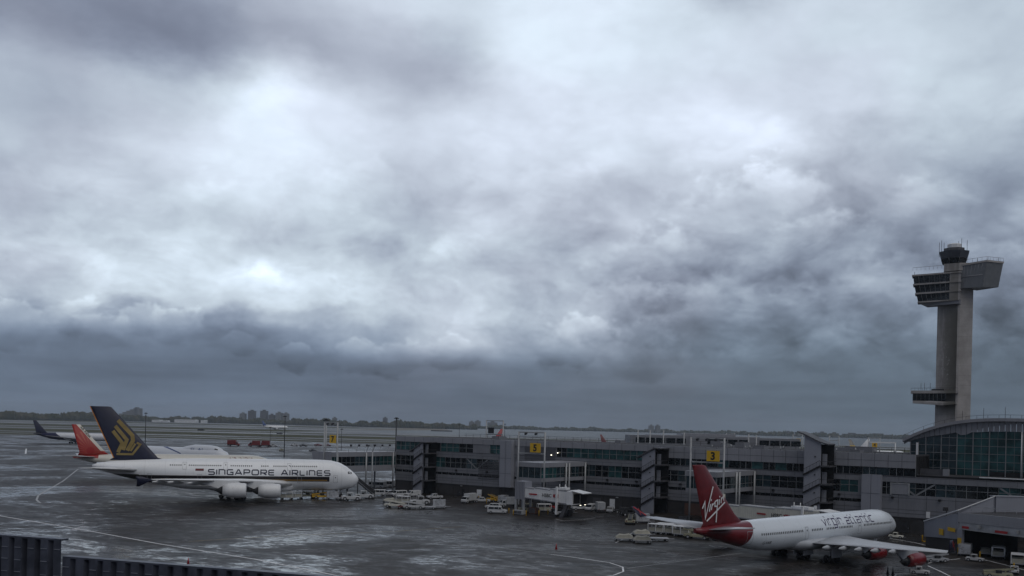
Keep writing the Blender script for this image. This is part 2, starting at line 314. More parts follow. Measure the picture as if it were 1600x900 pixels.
# ---------------------------------------------------------------- ground, water, painted marks
def LT_(t, a, b): return t.m('LESS_THAN', a, b)
def ground_mat(name, kind):
    m = bpy.data.materials.new(name); m.use_nodes = True; t = NT(m.node_tree); b = t.n['Principled BSDF']
    g = t.new('ShaderNodeNewGeometry'); p = g.outputs['Position']; X = t.xyz(p)
    if kind == 'apron':
        big = t.noise(p, .022, 6, .68, .8); med = t.noise(p, .14, 9, .72, 1.4)
        lx = t.comb(t.m('MULTIPLY', X[0], .55), t.m('ADD', X[1], t.m('MULTIPLY', X[0], .3)), 0.0)
        st = t.noise(lx, .32, 8, .68, 1.0); fine = t.noise(p, 1.6, 6, .65)
        wet = t.m('ADD', t.m('MULTIPLY', big, .48), t.m('ADD', t.m('MULTIPLY', st, .26), t.m('MULTIPLY', med, .34)))
        wetm = t.m('MULTIPLY', t.m('ADD', t.ss(wet, .46, .58, 0, .50), t.m('MULTIPLY', t.ss(wet, .562, .595, 0, .50), t.ss(t.noise(lx, .9, 6, .7, .6), .40, .56))), t.ss(t.noise(p, .5, 5, .7), .25, .55, .6, 1.0))                      # 1 = standing film of water
        c = t.mix(t.ss(med, .35, .65), (.009, .008, .0075), (.045, .038, .033))
        c = t.mix(t.ss(fine, .4, .7, 0, .4), c, (.055, .051, .048))
        c = t.mix(t.m('MULTIPLY', wetm, .55), c, (.006, .0065, .008))
        # slab joints
        br = t.new('ShaderNodeTexBrick'); mp = t.new('ShaderNodeMapping'); mp.inputs['Rotation'].default_value = (0, 0, R(-37)); t.l.new(p, mp.inputs[0]); t.l.new(mp.outputs[0], br.inputs['Vector'])
        br.offset = 0; br.inputs['Scale'].default_value = 1; br.inputs['Mortar Size'].default_value = .09; br.inputs['Mortar Smooth'].default_value = .3
        br.inputs['Brick Width'].default_value = 15; br.inputs['Row Height'].default_value = 7.5
        jm = t.ss(br.outputs['Fac'], 0, 1, 0, .75); c = t.mix(jm, c, (.012, .012, .012))
        # asphalt repairs (dark, hard edged)
        vr = t.noise(t.comb(t.m('MULTIPLY', X[0], .4), X[1], 5.0), .11, 3, .7, .4); c = t.mix(t.ss(vr, .625, .635, 0, .85), c, (.010, .010, .011))
        ck = t.m('ABSOLUTE', t.m('SUBTRACT', t.noise(lx, .16, 5, .65, 1.5), .5)); c = t.mix(t.m('MULTIPLY', LT_(t, ck, .0045), t.ss(big, .48, .55)), c, (.008, .008, .008))
        t.put(b.inputs['Base Color'], c)
        rg = t.m('ADD', t.m('ADD', t.ss(wetm, .2, 1, .0, -.42), t.ss(med, .35, .65, .36, .56)), t.m('MULTIPLY', fine, .12)); t.put(b.inputs['Roughness'], rg)
        t.put(b.inputs['Specular IOR Level'], t.ss(wetm, 0, 1, .08, .6))
        bp = t.new('ShaderNodeBump'); bp.inputs['Distance'].default_value = .06
        t.put(bp.inputs['Strength'], t.ss(wetm, 0, 1, .5, .06)); t.l.new(t.noise(p, 2.2, 5, .6), bp.inputs['Height']); t.l.new(bp.outputs[0], b.inputs['Normal'])
    elif kind == 'grass':
        f = t.noise(p, .02, 6, .65); c = t.mix(t.ss(f, .3, .7), (.040, .045, .018), (.075, .072, .034)); t.put(b.inputs['Base Color'], c); b.inputs['Roughness'].default_value = .95; b.inputs['Specular IOR Level'].default_value = .1
    elif kind == 'taxi':
        f = t.noise(t.comb(t.m('MULTIPLY', X[0], .3), X[1], 0.0), .02, 6, .65); c = t.mix(t.ss(f, .3, .7), (.05, .052, .055), (.13, .13, .132)); t.put(b.inputs['Base Color'], c)
        t.put(b.inputs['Roughness'], t.ss(f, .35, .65, .6, .38)); b.inputs['Specular IOR Level'].default_value = .22
    elif kind == 'marsh':
        f = t.noise(p, .006, 6, .65); c = t.mix(t.ss(f, .3, .7), (.12, .10, .075), (.17, .15, .11)); t.put(b.inputs['Base Color'], c); b.inputs['Roughness'].default_value = .95
    elif kind == 'water':
        b.inputs['Base Color'].default_value = (.02, .03, .035, 1); b.inputs['Roughness'].default_value = .4; b.inputs['Specular IOR Level'].default_value = .12
        bp = t.new('ShaderNodeBump'); bp.inputs['Strength'].default_value = .35; bp.inputs['Distance'].default_value = .5; t.l.new(t.noise(p, .25, 5, .6), bp.inputs['Height']); t.l.new(bp.outputs[0], b.inputs['Normal'])
    return m
def sheet(name, poly, z, mat):
    mb = MB(); mb.add([(x, y, z) for x, y in poly], [tuple(range(len(poly)))]); return struct(mb.build(name, mat))
gm = {k: ground_mat(k, k) for k in ('apron', 'grass', 'taxi', 'marsh', 'water')}
M['gmarsh'] = gm['marsh']
sheet('ground', [(-9000, -400), (9000, -400), (9000, 12000), (-9000, 12000)], -.012, gm['marsh'])
sheet('apron', [(-1400, -300), (1400, -300), (1400, 965), (-1400, 965)], 0, gm['apron'])
sheet('taxiway', [(-3500, 965), (1500, 965), (1500, 1650), (700, 1800), (-150, 1960), (-420, 2250), (-420, 3900), (-900, 4300), (-3500, 4400)], .0, gm['taxi'])
sheet('water', [(-420, 2250), (-150, 1960), (700, 1800), (1500, 1600), (9000, 1500), (9000, 3000), (3200, 2600), (1900, 2500), (1750, 5200), (-500, 5600), (-200, 3300)], .02, gm['water'])
for i, (x0, x1, y0, y1) in enumerate([(-3500, 900, 1000, 1050), (-3500, 1200, 1215, 1420), (-3500, 1300, 1560, 1640), (-3500, -420, 1760, 2100), (-3500, -500, 2480, 2560), (-3500, -500, 3000, 3500), (-3500, 1250, 1090, 1140), (-3500, 1000, 985, 992)]):
    sheet('grass_strip', [(x0, y0), (x1, y0), (x1+60, y1), (x0, y1)], .06+i*.002, gm['grass'])
def mline(name, pts, wd, mat, z=.006, dash=None):
    mb = MB(); pts = [G(*p)[:2] for p in pts]
    if dash:
        a, b = Vector(pts[0]), Vector(pts[-1]); L = (b-a).length; k = 0.0
        while k < L:
            stroke(mb, [tuple(a+(b-a)*k/L), tuple(a+(b-a)*min(L, k+dash[0])/L)], wd, lambda x, y: (x, y, z), seg=99); k += dash[0]+dash[1]
    else: stroke(mb, pts, wd, lambda x, y: (x, y, z), seg=8)
    return struct(mb.build(name, mat))
def worn(name, col, amt):
    m = bpy.data.materials.new(name); m.use_nodes = True; t = NT(m.node_tree); b = t.n['Principled BSDF']; g = t.new('ShaderNodeNewGeometry')
    f = t.noise(g.outputs['Position'], .5, 6, .7); t.put(b.inputs['Base Color'], t.mix(t.ss(f, .38, .7, 0, amt), col, (.06, .058, .055))); b.inputs['Roughness'].default_value = .6; b.inputs['Specular IOR Level'].default_value = .25
    return m
wl, yl, wf = worn('worn_white_line', (.8, .81, .82), .35), worn('worn_yellow_line', (.30, .22, .08), .8), worn('faint_white_line', (.45, .46, .47), .6)
mline('painted_line', [(-60, 795), (0, 806), (120, 826), (250, 850), (400, 874), (545, 903)], .36, wl)
mline('painted_line', [(122, 733), (98, 752), (60, 774), (57, 781), (63, 786)], .5, wf)
mline('painted_line', [(41, 701), (40, 709)], .8, wl)
mline('painted_line', [(0, 840), (14, 842)], .3, wf); mline('painted_line', [(75, 835), (95, 839)], .3, wf)
mline('painted_line', [(126, 845), (147, 849)], .22, wf); mline('painted_line', [(180, 855), (205, 860)], .22, wf)
mline('painted_line', [(240, 865), (270, 873)], .22, wf); mline('painted_line', [(308, 879), (340, 886)], .22, wf)
mline('painted_line', [(295, 846), (360, 842), (470, 836), (620, 830), (720, 823)], .3, yl)
mline('painted_line', [(860, 866), (905, 872), (952, 879), (973, 886), (974, 893), (958, 899), (930, 903)], .28, wl)
mline('painted_line', [(700, 852), (780, 856), (860, 866)], .22, wf)
mline('painted_line', [(962, 848), (978, 840), (992, 829)], .25, wf); mline('painted_line', [(868, 811), (880, 814), (912, 812), (930, 809)], .25, wf)
mline('painted_line', [(907, 825), (928, 827)], .5, wf); mline('painted_line', [(882, 843), (908, 845)], .35, wf)
mline('painted_line', [(1390, 841), (1430, 848), (1488, 862), (1560, 880), (1610, 893)], .22, wl)
mline('painted_line', [(1450, 880), (1470, 876), (1500, 873)], .22, wl); mline('painted_line', [(1450, 884), (1470, 893), (1490, 903)], .22, wl)
mline('painted_line', [(1398, 902), (1400, 897), (1412, 896), (1432, 898)], .22, wl)
mline('painted_line', [(1108, 852), (1128, 858), (1136, 855)], .3, wf); mline('painted_line', [(980, 888), (1100, 872), (1160, 864)], .18, wf)

# ---------------------------------------------------------------- aircraft
def ring(a, zc, hw, hh, n=28):
    return [(-a, hw*math.cos(2*math.pi*k/n), zc+hh*math.sin(2*math.pi*k/n)) for k in range(n)]
AF = [(0, 0), (.03, .45), (.12, .85), (.3, 1), (.55, .8), (.8, .4), (1, .04)]
def foil(a0, a1, th, f):
    up = [(a0+(a1-a0)*x, t*th/2) for x, t in AF]; lo = [(a0+(a1-a0)*x, -t*th/2) for x, t in AF[::-1][:-1]]
    return [f(a, t) for a, t in up+lo]
def bodyf(st):
    def f(a):
        for p, q in zip(st, st[1:]):
            if a <= q[0]:
                k = (a-p[0])/(q[0]-p[0]); return [p[i]+(q[i]-p[i])*k for i in (1, 2, 3)]
        return st[-1][1:]
    return f
def livery(name, base, rules):
    """rules: list of (colour, fn(t, a, z) -> mask socket)"""
    m = bpy.data.materials.new(name); m.use_nodes = True; t = NT(m.node_tree); b = t.n['Principled BSDF']; tc = t.new('ShaderNodeTexCoord'); X = t.xyz(tc.outputs['Object'])
    a = t.m('MULTIPLY', X[0], -1.0); z = X[2]; f = t.noise(tc.outputs['Object'], .5, 5, .6)
    c = t.mix(f, tuple(v*.94 for v in base), base)
    s = t.noise(t.comb(t.m('MULTIPLY', X[0], 1.5), X[1], t.m('MULTIPLY', X[2], .15)), 1.0, 5, .6); c = t.mix(t.ss(s, .5, .8, 0, .12), c, (.3, .29, .27))
    for colr, fn in rules: c = t.mix(fn(t, a, z), c, colr)
    # fuselage frames: faint skin joints
    j = t.m('PINGPONG', a, 2.6); c = t.mix(t.m('MULTIPLY', t.m('LESS_THAN', j, .035), .22), c, (.1, .1, .1))
    t.put(b.inputs['Base Color'], c); b.inputs['Roughness'].default_value = .32; b.inputs['Coat Weight'].default_value = .25; b.inputs['Coat Roughness'].default_value = .15
    return m
LT = lambda t, x, v: t.m('LESS_THAN', x, v)
GT = lambda t, x, v: t.m('GREATER_THAN', x, v)
def AND(t, *a):
    r = a[0]
    for b in a[1:]: r = t.m('MULTIPLY', r, b)
    return r
def airliner(name, label, loc, yaw, sp, mats, detail=True, group=None, sc=1.0):
    root = thing(name, label, 'airplane', loc, yaw, group); root.scale = (sc, sc, sc)
    mb = MB(); mb.loft([ring(*s) for s in sp['st']]); mb.build('fuselage', mats['body'], root)
    if 'hump' in sp:
        mb = MB(); mb.loft([ring(*s, 20) for s in sp['hump']]); mb.build('upper_deck', mats['body'], root)
    if 'belly' in sp:
        mb = MB(); mb.loft([ring(*s, 20) for s in sp['belly']]); mb.build('belly_fairing', mats.get('belly', 'grey'), root)
    for s in (1, -1):
        mb = MB(); mb.loft([foil(a0, a1, th, lambda a, t_, y=y, z=z: (-a, s*y, z+t_)) for y, a0, a1, z, th in sp['wing']])
        wg = mb.build('wing', mats.get('wing', 'white'), root)
        if 'winglet' in sp:
            mb = MB(); mb.loft([foil(a0, a1, th, lambda a, t_, z=z, yy=yy: (-a, s*(yy+t_), z)) for z, a0, a1, th, yy in sp['winglet']]); mb.build('winglet', mats.get('winglet', 'white'), root)
        mb = MB(); mb.loft([foil(a0, a1, th, lambda a, t_, y=y, z=z: (-a, s*y, z+t_)) for y, a0, a1, z, th in sp['stab']]); mb.build('tailplane', mats.get('wing', 'white'), root)
        if detail and 'fair' in sp:
            for (y, a, z, L) in sp['fair']:
                mb = MB(); rr = []
                for k, r in ((0, .05), (.25, .34), (.6, .42), (.85, .25), (1, .05)):
                    rr.append([(-(a+L*k), s*y+r*.75*math.cos(q*math.pi/4), z-.25+.12*k+r*math.sin(q*math.pi/4)) for q in range(8)])
                mb.loft(rr); mb.build('flap_track_fairing', mats.get('wing', 'white'), root)
        for (a, y, z, r, L) in sp['eng']:
            mb = MB(); prof = [(0, r*.80), (-.12, r*.9), (.0+.25, r*.98), (L*.35, r*1.04), (L*.7, r*.96), (L, r*.74)]
            rr = [[(-(a+k), s*y+q*math.cos(j*math.pi/12), z+q*math.sin(j*math.pi/12)) for j in range(24)] for k, q in prof]
            inner = [[(-(a+k), s*y+q*math.cos(j*math.pi/12), z+q*math.sin(j*math.pi/12)) for j in range(24)] for k, q in ((0, r*.80), (1.1, r*.76))]
            mb.loft(rr, 0, True, False); mb.loft(inner, 1, True, False)
            mb.add(inner[1], [tuple(range(24))], 1)
            back = [[(-(a+k), s*y+q*math.cos(j*math.pi/12), z+q*math.sin(j*math.pi/12)) for j in range(24)] for k, q in ((L, r*.74), (L-.1, r*.6), (L+.5, r*.5), (L+1.3, r*.2), (L+1.9, r*.04))]
            mb.loft(back, 1, True, False)
            e = mb.build('engine', [mats.get('eng', 'white'), 'dark'], root)
            if detail:
                mb = MB()
                for k in range(12):
                    q = k*math.pi/6; q2 = q+.35
                    c, s2 = math.cos, math.sin
                    mb.quad(*[(-(a+dd), s*y+rr_*c(qq), z+rr_*s2(qq)) for rr_, qq, dd in ((r*.2, q, .9), (r*.74, q, .9), (r*.74, q2, .7), (r*.2, q2, .7))])
                mb.build('fan', 'steel', e)
            zt = z+r*.8; zw = [w_ for w_ in sp['wing']]
            for p_, q_ in zip(zw, zw[1:]):
                if p_[0] <= y <= q_[0]:
                    k = (y-p_[0])/(q_[0]-p_[0]); le = p_[1]+(q_[1]-p_[1])*k; wz = p_[3]+(q_[3]-p_[3])*k
            mb = MB(); mb.prism([(-(a+L*.12), s*y-.22, zt), (-(a+L*.35), s*y-.22, z+r+.45), (-(le+.8), s*y-.22, wz+.12), (-(le+5), s*y-.22, wz-.1), (-(a+L+1.2), s*y-.22, z+r*.3), (-(a+L*.8), s*y-.22, z+r*.5)], (0, .44, 0)); mb.build('pylon', mats.get('wing', 'white'), root)
    mb = MB(); mb.loft([foil(a0, a1, th, lambda a, t_, z=z: (-a, t_, z)) for z, a0, a1, th in sp['fin']]); root_fin = mb.build('tail_fin', mats['fin'], root)
    whl = None
    for (a, y, r, wd, ztop) in sp['gear']:
        for s in ((1, -1) if y else (1,)):
            mb = MB(); mb.tube((-a, s*y, r*.9), (-a+.1, s*y, ztop), .22, .3); mb.tube((-a-.9, s*y, r*1.1), (-a-.1, s*y, ztop*.75), .1)
            axles = (-.95, .95) if y else (0,)
            if y: mb.box(-a-1.1, -a+1.1, s*y-.14, s*y+.14, r-.14, r+.14)
            for ax in axles: mb.tube((-a+ax, s*y-.9*wd, r), (-a+ax, s*y+.9*wd, r), .1)
            gr = mb.build('landing_gear', 'steel', root)
            if y and detail:
                dm = MB(); dm.box(-a-1.6, -a+1.6, s*(y+1.0)-.04, s*(y+1.0)+.04, r*1.5, ztop-.2); dm.build('gear_door', mats.get('wing', 'white'), gr)
            for ax in axles:
                for sd in (-1, 1):
                    mb = MB(); c = (-a+ax, s*y+sd*wd*.62, r); x, yy, z = c
                    mb.loft([[(x+q*math.cos(j*math.pi/8), yy+o_, z+q*math.sin(j*math.pi/8)) for j in range(16)] for o_, q in ((-.24, r*.8), (-.18, r), (.18, r), (.24, r*.8))])
                    mb.build('wheel', 'black', gr)
    return root
def surf_right(bf, off=.02):
    def place(x, z):
        zc, hw, hh = bf(-x); k = max(-.999, min(.999, (z-zc)/hh)); b = -hw*math.sqrt(1-k*k)
        nx = Vector((0, b/hw/hw, (z-zc)/hh/hh)).normalized()*off
        return (x, b+nx.y, z+nx.z)
    return place
def windows_right(root, bf, a0, a1, z, pitch, wx, wz, mat, skip=(), cap=100):
    pl = surf_right(bf, .025); a = a0; n = 0; me = None
    while a < a1 and n < cap:
        if not any(s0 < a < s1 for s0, s1 in skip):
            mb = MB(); x = -a; mb.quad(pl(x-wx/2, z-wz/2), pl(x+wx/2, z-wz/2), pl(x+wx/2, z+wz/2), pl(x-wx/2, z+wz/2)); mb.build('cabin_window', mat, root, recalc=False); n += 1
        a += pitch
def door_outline(root, bf, a, z0, z1, wd, mat='grey', th=.06):
    pl = surf_right(bf, .03); mb = MB(); stroke(mb, [(-a-wd/2, z0), (-a-wd/2, z1), (-a+wd/2, z1), (-a+wd/2, z0), (-a-wd/2, z0)], th, pl, seg=.3)
    d_ = mb.build('cabin_door', mat, root, recalc=False)
    mb = MB(); mb.quad(pl(-a-.12, z1-.7), pl(-a+.12, z1-.7), pl(-a+.12, z1-.42), pl(-a-.12, z1-.42)); mb.build('door_window', 'dark', d_, recalc=False)

# --- double-deck airliner
Z8 = .1
st380 = [(0.15, 5.35, .05, .05), (.45, 5.3, .75, .85), (1.1, 5.3, 1.45, 1.6), (2.2, 5.45, 2.1, 2.45), (3.6, 5.8, 2.65, 3.2), (5.5, 6.2, 3.1, 3.85), (8, 6.5, 3.4, 4.2), (11, 6.55, 3.54, 4.3), (15, 6.55, 3.57, 4.32),
         (44, 6.5, 3.57, 4.25), (48, 6.6, 3.5, 4.05), (53, 6.95, 3.2, 3.55), (58, 7.35, 2.65, 2.95), (63, 7.8, 1.9, 2.2), (67, 8.15, 1.2, 1.4), (69.5, 8.3, .7, .8), (70.6, 8.35, .25, .3)]
navy_l, gold_l = (.014, .010, .012), (.26, .15, .04)
m380 = livery('a_white_livery', (.84, .86, .88), [
  (navy_l, lambda t, a, z: AND(t, GT(t, a, 8.6), LT(t, a, 71), GT(t, z, 4.85), LT(t, z, 6.25))),
  (gold_l, lambda t, a, z: AND(t, GT(t, a, 9.2), GT(t, z, 5.0), LT(t, z, 5.4))),
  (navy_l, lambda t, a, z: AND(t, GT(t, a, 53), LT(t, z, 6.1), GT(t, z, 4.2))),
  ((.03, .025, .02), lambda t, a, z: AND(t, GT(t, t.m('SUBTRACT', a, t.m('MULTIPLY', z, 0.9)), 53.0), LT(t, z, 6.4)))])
SP380 = dict(st=st380,
  belly=[(16, 3.6, .5, .4), (19, 3.5, 2.9, 1.5), (23, 3.4, 3.7, 1.75), (33, 3.4, 3.9, 1.8), (39, 3.5, 3.5, 1.7), (43, 3.9, 1.6, 1.2), (45, 4.1, .4, .3)],
  wing=[(2.8, 18.5, 37, 4.1, 2.4), (6, 21.2, 38.2, 4.5, 2.0), (14.5, 28.4, 41.6, 5.55, 1.3), (26, 38.5, 46.6, 6.4, .75), (37, 48.6, 53.6, 7.15, .42), (39.6, 51.4, 55.2, 7.3, .25)],
  winglet=[(5.7, 54.7, 55.3, .1, 39.65), (7.3, 51.8, 55.2, .16, 39.65), (8.0, 54.2, 55.6, .1, 39.65)],
  stab=[(1.2, 58.2, 67.6, 7.5, 1.3), (15.2, 68.2, 71.8, 8.6, .3)],
  fin=[(10.0, 51.5, 66.4, .9), (10.8, 54.2, 65.3, .62), (24.15, 66.2, 71.4, .3), (24.3, 66.9, 71.4, .12)],
  eng=[(22.3, 14.9, 3.05, 1.85, 5.6), (31.0, 25.7, 3.9, 1.85, 5.6)],
  fair=[(9, 38.5, 4.2, 5), (14.5, 38.6, 4.9, 5), (20, 41, 5.4, 4.6), (28, 45.5, 6.1, 4.2), (33, 49, 6.5, 3.6)],
  gear=[(5.0, 0, .62, .45, 3.0), (32.5, 6.2, .7, .9, 3.6), (36.5, 2.6, .7, .9, 3.0)])
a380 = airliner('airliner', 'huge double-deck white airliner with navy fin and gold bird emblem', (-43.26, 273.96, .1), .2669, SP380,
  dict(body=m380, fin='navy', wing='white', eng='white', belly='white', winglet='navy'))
bf8 = bodyf(st380); pr8 = surf_right(bf8, .03)
mb = MB(); lettering(mb, 'SINGAPORE AIRLINES', -40.9, -8.5, 6.62, 1.3, .29, pr8, gap=.42); mb.build('lettering', 'navy', a380, recalc=False)
mb = MB()
for k in range(6): mb.quad(*[pr8(x, z) for x, z in ((-44.3+k*.36, 7.55), (-43.94+k*.36, 7.55), (-43.94+k*.36, 8.15), (-44.3+k*.36, 8.15))])
fl = mb.build('flag_emblem', 'dred', a380, recalc=False)
windows_right(a380, bf8, 20.5, 51, 9.0, .54, .26, .34, 'dark', ((27.2, 29.2), (24.2, 24.9), (35.6, 37.4), (46.2, 48.0)), 44)
windows_right(a380, bf8, 12.2, 20, 9.05, .54, .26, .34, 'dark', (), 14)
windows_right(a380, bf8, 10, 50, 5.72, .9, .26, .3, 'black', ((16, 18), (28, 30), (42, 44)), 40)
for a in (19.6, 36.5, 47.1): door_outline(a380, bf8, a, 7.9, 9.75, 1.0)
for a in (6.9, 16.8, 43.2, 56): door_outline(a380, bf8, a, 4.6, 6.6, 1.1)
mb = MB()
for x0, x1, z0, z1 in ((-2.75, -2.25, 7.0, 7.5), (-3.4, -2.85, 7.05, 7.65)): mb.quad(*[pr8(x, z) for x, z in ((x0, z0), (x1, z0), (x1, z1), (x0, z1))])
mb.build('cockpit_window', 'dark', a380, recalc=False)
fp = lambda a, z: (-a, -.36, z)
mb = MB()
for pts, wd in (([(65.65, 17.83), (63.23, 14.6), (64.25, 12.1)], .92), ([(64.6, 11.65), (60.6, 11.65), (58.7, 14.3), (59.6, 14.75)], .55), ([(59.95, 14.5), (61.1, 12.5)], .5), ([(65.1, 19.15), (62.1, 15.5), (63.0, 12.75)], .92), ([(64.45, 20.7), (60.75, 16.7), (60.55, 15.3), (61.95, 12.6)], 1.0)):
    mm = MB(); stroke(mm, pts, wd, lambda x, y: (-x, -.36, y), seg=9); mb.add(mm.v, mm.f)
mb.build('bird_emblem', 'gold', a380, recalc=False)
mb = MB(); mb.prism([(-71.35, -.1, 24.2), (-71.55, -.1, 24.2), (-65.45, -.1, 10.6), (-65.2, -.1, 10.6)], (0, .2, 0)); mb.build('fin_edge', 'orange', a380)

# --- four-engined white and red airliner
st340 = [(-.9, 4.5, .05, .05), (-.55, 4.5, .55, .55), (.2, 4.6, 1.05, 1.1), (1.5, 4.8, 1.65, 1.75), (3.2, 5.05, 2.2, 2.35), (5.5, 5.2, 2.62, 2.72), (8, 5.2, 2.82, 2.84), (42, 5.1, 2.82, 2.82), (46, 5.2, 2.7, 2.66), (50, 5.5, 2.35, 2.25), (54, 5.9, 1.8, 1.7), (58, 6.3, 1.2, 1.1), (61, 6.6, .65, .6), (62.5, 6.75, .3, .35)]
rd = (.14, .006, .010)
m340 = livery('b_white_livery', (.66, .71, .76), [(rd, lambda t, a, z: GT(t, t.m('SUBTRACT', a, t.m('MULTIPLY', t.m('SUBTRACT', z, 5.2), -.55)), 50.6))])
mwing = pm('wing_grey', (.42, .44, .47), .35, var=.08)
SP340 = dict(st=st340,
  belly=[(17, 3.3, .5, .4), (20, 3.2, 2.4, 1.2), (25, 3.1, 3.1, 1.45), (33, 3.1, 3.2, 1.45), (36.5, 3.3, 2.6, 1.3), (39.5, 3.7, .6, .5)],
  wing=[(2.2, 19.5, 33.4, 3.3, 1.6), (5, 21.8, 33.8, 3.45, 1.3), (9.4, 24.8, 34.6, 3.75, .9), (19.3, 31.2, 37.7, 4.45, .5), (30.3, 38.4, 41.2, 5.3, .25)],
  winglet=[(5.25, 38.5, 41.2, .22, 30.3), (5.9, 39.9, 41.8, .18, 30.8), (7.4, 41.8, 42.8, .1, 31.4)],
  stab=[(1.0, 54.5, 60.5, 6.9, .6), (9.7, 60.2, 62.6, 8.0, .2)],
  fin=[(6.6, 48.5, 61.5, .7), (7.8, 50.4, 60.5, .55), (9.0, 52.2, 60.8, .5), (17.05, 60.2, 63.5, .25), (17.2, 60.9, 63.55, .1)],
  eng=[(21.3, 9.4, 1.62, 1.15, 5.1), (27.0, 19.3, 2.1, 1.15, 5.1)],
  fair=[(6.5, 32.5, 3.2, 3.6), (10, 33.2, 3.5, 3.6), (13.5, 34.4, 3.8, 3.6), (17, 35.8, 4.1, 3.4), (20.5, 37.0, 4.4, 3)],
  gear=[(6.2, 0, .55, .35, 2.8), (31, 5.3, .68, .75, 3.1), (31.5, 0.001, .6, .5, 2.4)])
a340 = airliner('airliner', 'white airliner with dark red tail and red engines in the right foreground', (74.15, 186.41, -.0), .7108, SP340,
  dict(body=m340, fin='dred', wing=mwing, eng=pm('engine_red', (.15, .007, .010), .3), belly=mwing, winglet='navy'), sc=.9663)
bf3 = bodyf(st340); pr3 = surf_right(bf3, .03)
mb = MB(); lettering(mb, 'virgin atlantic', -29.2, -11.8, 6.15, 1.05, .17, pr3, gap=.42, space=.8); mb.build('lettering', 'purple', a340, recalc=False)
windows_right(a340, bf3, 36.3, 48, 5.62, .53, .24, .36, 'dark', (), 24)
windows_right(a340, bf3, 20, 33.6, 5.62, .53, .24, .36, 'dark', ((24.6, 25.5), (29, 29.8)), 30)
windows_right(a340, bf3, 5.5, 15.6, 5.66, .53, .24, .36, 'dark', (), 22)
for a, wd in ((50.8, 1.3), (34.9, .9), (17.2, 1.1), (4.6, 1.1)): door_outline(a340, bf3, a, 4.1, 6.2, wd)
mb = MB(); mb.quad(*[pr3(x, z) for x, z in ((-.2, 5.3), (.35, 5.15), (.3, 5.6), (-.4, 5.75))]); mb.build('cockpit_window', 'dark', a340, recalc=False)
text_mesh('G-VAIR', .7, 'ink', 'lettering', a340, (-47.4, -2.6, 3.9), (1, 0, 0), (0, 0, 1), conform=lambda c: Vector(pr3(c.x, c.z)), center=False)
mb = MB()
def vs_(pts, wd, off=.31): stroke(mb, pts, wd, lambda x, y: (-x, -off, y), seg=9)
for i, (pts, wd) in enumerate([([(61.1, 10.25), (60.5, 11.3), (60.3, 8.6), (58.5, 13.7)], .30), ([(59.05, 10.9), (59.3, 9.7)], .24), ([(58.87, 11.7), (58.92, 11.4)], .24),
   ([(58.83, 9.93), (58.58, 11.0)], .24), ([(58.7, 10.6), (58.0, 11.1)], .2), ([(57.3, 11.5), (57.9, 11.25), (57.95, 10.5), (57.4, 10.5)], .22), ([(57.2, 11.6), (57.4, 9.6), (57.53, 7.9)], .24),
   ([(59.95, 8.2), (57.5, 9.7), (55.3, 11.1)], .26), ([(56.78, 11.6), (56.88, 10.7)], .22), ([(56.7, 12.15), (56.75, 11.9)], .22), ([(56.3, 11.9), (56.35, 10.95)], .22), ([(56.25, 11.6), (55.8, 12.1), (55.6, 11.3)], .2)]):
    vs_(pts, wd, .31+i*.003)
mb.build('script_lettering', 'white', a340, recalc=False)
mb = MB()                                    # flag on the winglets
for s in (1, -1):
    for wd, pts, o_ in ((.22, [(-39.5, 5.6), (-42.3, 7.3)], .0), (.16, [(-41.0, 5.7), (-41.0, 7.0)], .004)):
        stroke(mb, pts, wd, lambda x, z, o_=o_: (x, s*(30.3+(z-5.25)*.55)-.16-o_, z), seg=9)
mb.build('flag_emblem', 'red', a340, recalc=False)

# --- generic twin for the others
def twin(L, h, r, span, hump=None):
    k = L/63.7; rr = r
    st = [(0, r+1.9, .05, .05), (.5, r+1.9, r*.3, r*.3), (2, r+2.1, r*.65, r*.7), (5, r+2.25, r*.93, r*.95), (8, r+2.3, r, r), (L*.68, r+2.3, r, r), (L*.78, r+2.6, r*.86, r*.83), (L*.9, r+3.4, r*.45, r*.4), (L*.985, r+3.8, .2, .25)]
    zf = 2*r+2.1
    return dict(st=st, belly=[(L*.3, 2.6, .4, .4), (L*.36, 2.6, r*.9, 1.1), (L*.52, 2.6, r, 1.2), (L*.6, 3, .4, .4)],
      wing=[(r*.6, L*.31, L*.53, 3.0, 1.5), (span*.17, L*.42, L*.54, 3.9, .9), (span*.49, L*.60, L*.64, 6.0, .25)],
      stab=[(.8, L*.87, L*.96, r+4.0, .5), (span*.17, L*.96, L, r+4.8, .18)],
      fin=[(zf-.8, L*.80, L*.965, .6), (zf+.4, L*.83, L*.955, .45), (h, L*.955, L*.995, .2)],
      eng=[(L*.36, span*.155, 2.3, 1.5, 5.0)], gear=[(6, 0, .5, .3, 2.6), (L*.50, 5, .6, .7, 3.0)])
liv = {'plain': livery('plain_white_livery', (.86, .87, .88), []),
 'navytail': livery('navy_tail_livery', (.70, .72, .75), [((.012, .012, .05), lambda t, a, z: GT(t, t.m('SUBTRACT', a, t.m('MULTIPLY', z, 1.6)), 33.0))]),
 'cream': livery('cream_red_livery', (.62, .60, .54), [((.28, .012, .012), lambda t, a, z: AND(t, GT(t, a, 59.5), GT(t, z, 6.8)))]),
 'swoosh': livery('blue_swoosh_livery', (.64, .67, .72), [((.02, .05, .16), lambda t, a, z: AND(t, LT(t, t.m('ABSOLUTE', t.m('SUBTRACT', z, t.m('SUBTRACT', 9.6, t.m('POWER', t.m('MULTIPLY', t.m('SUBTRACT', 46.0, a), .085), 2.0)))), .22), GT(t, a, 24), LT(t, a, 46)))])}
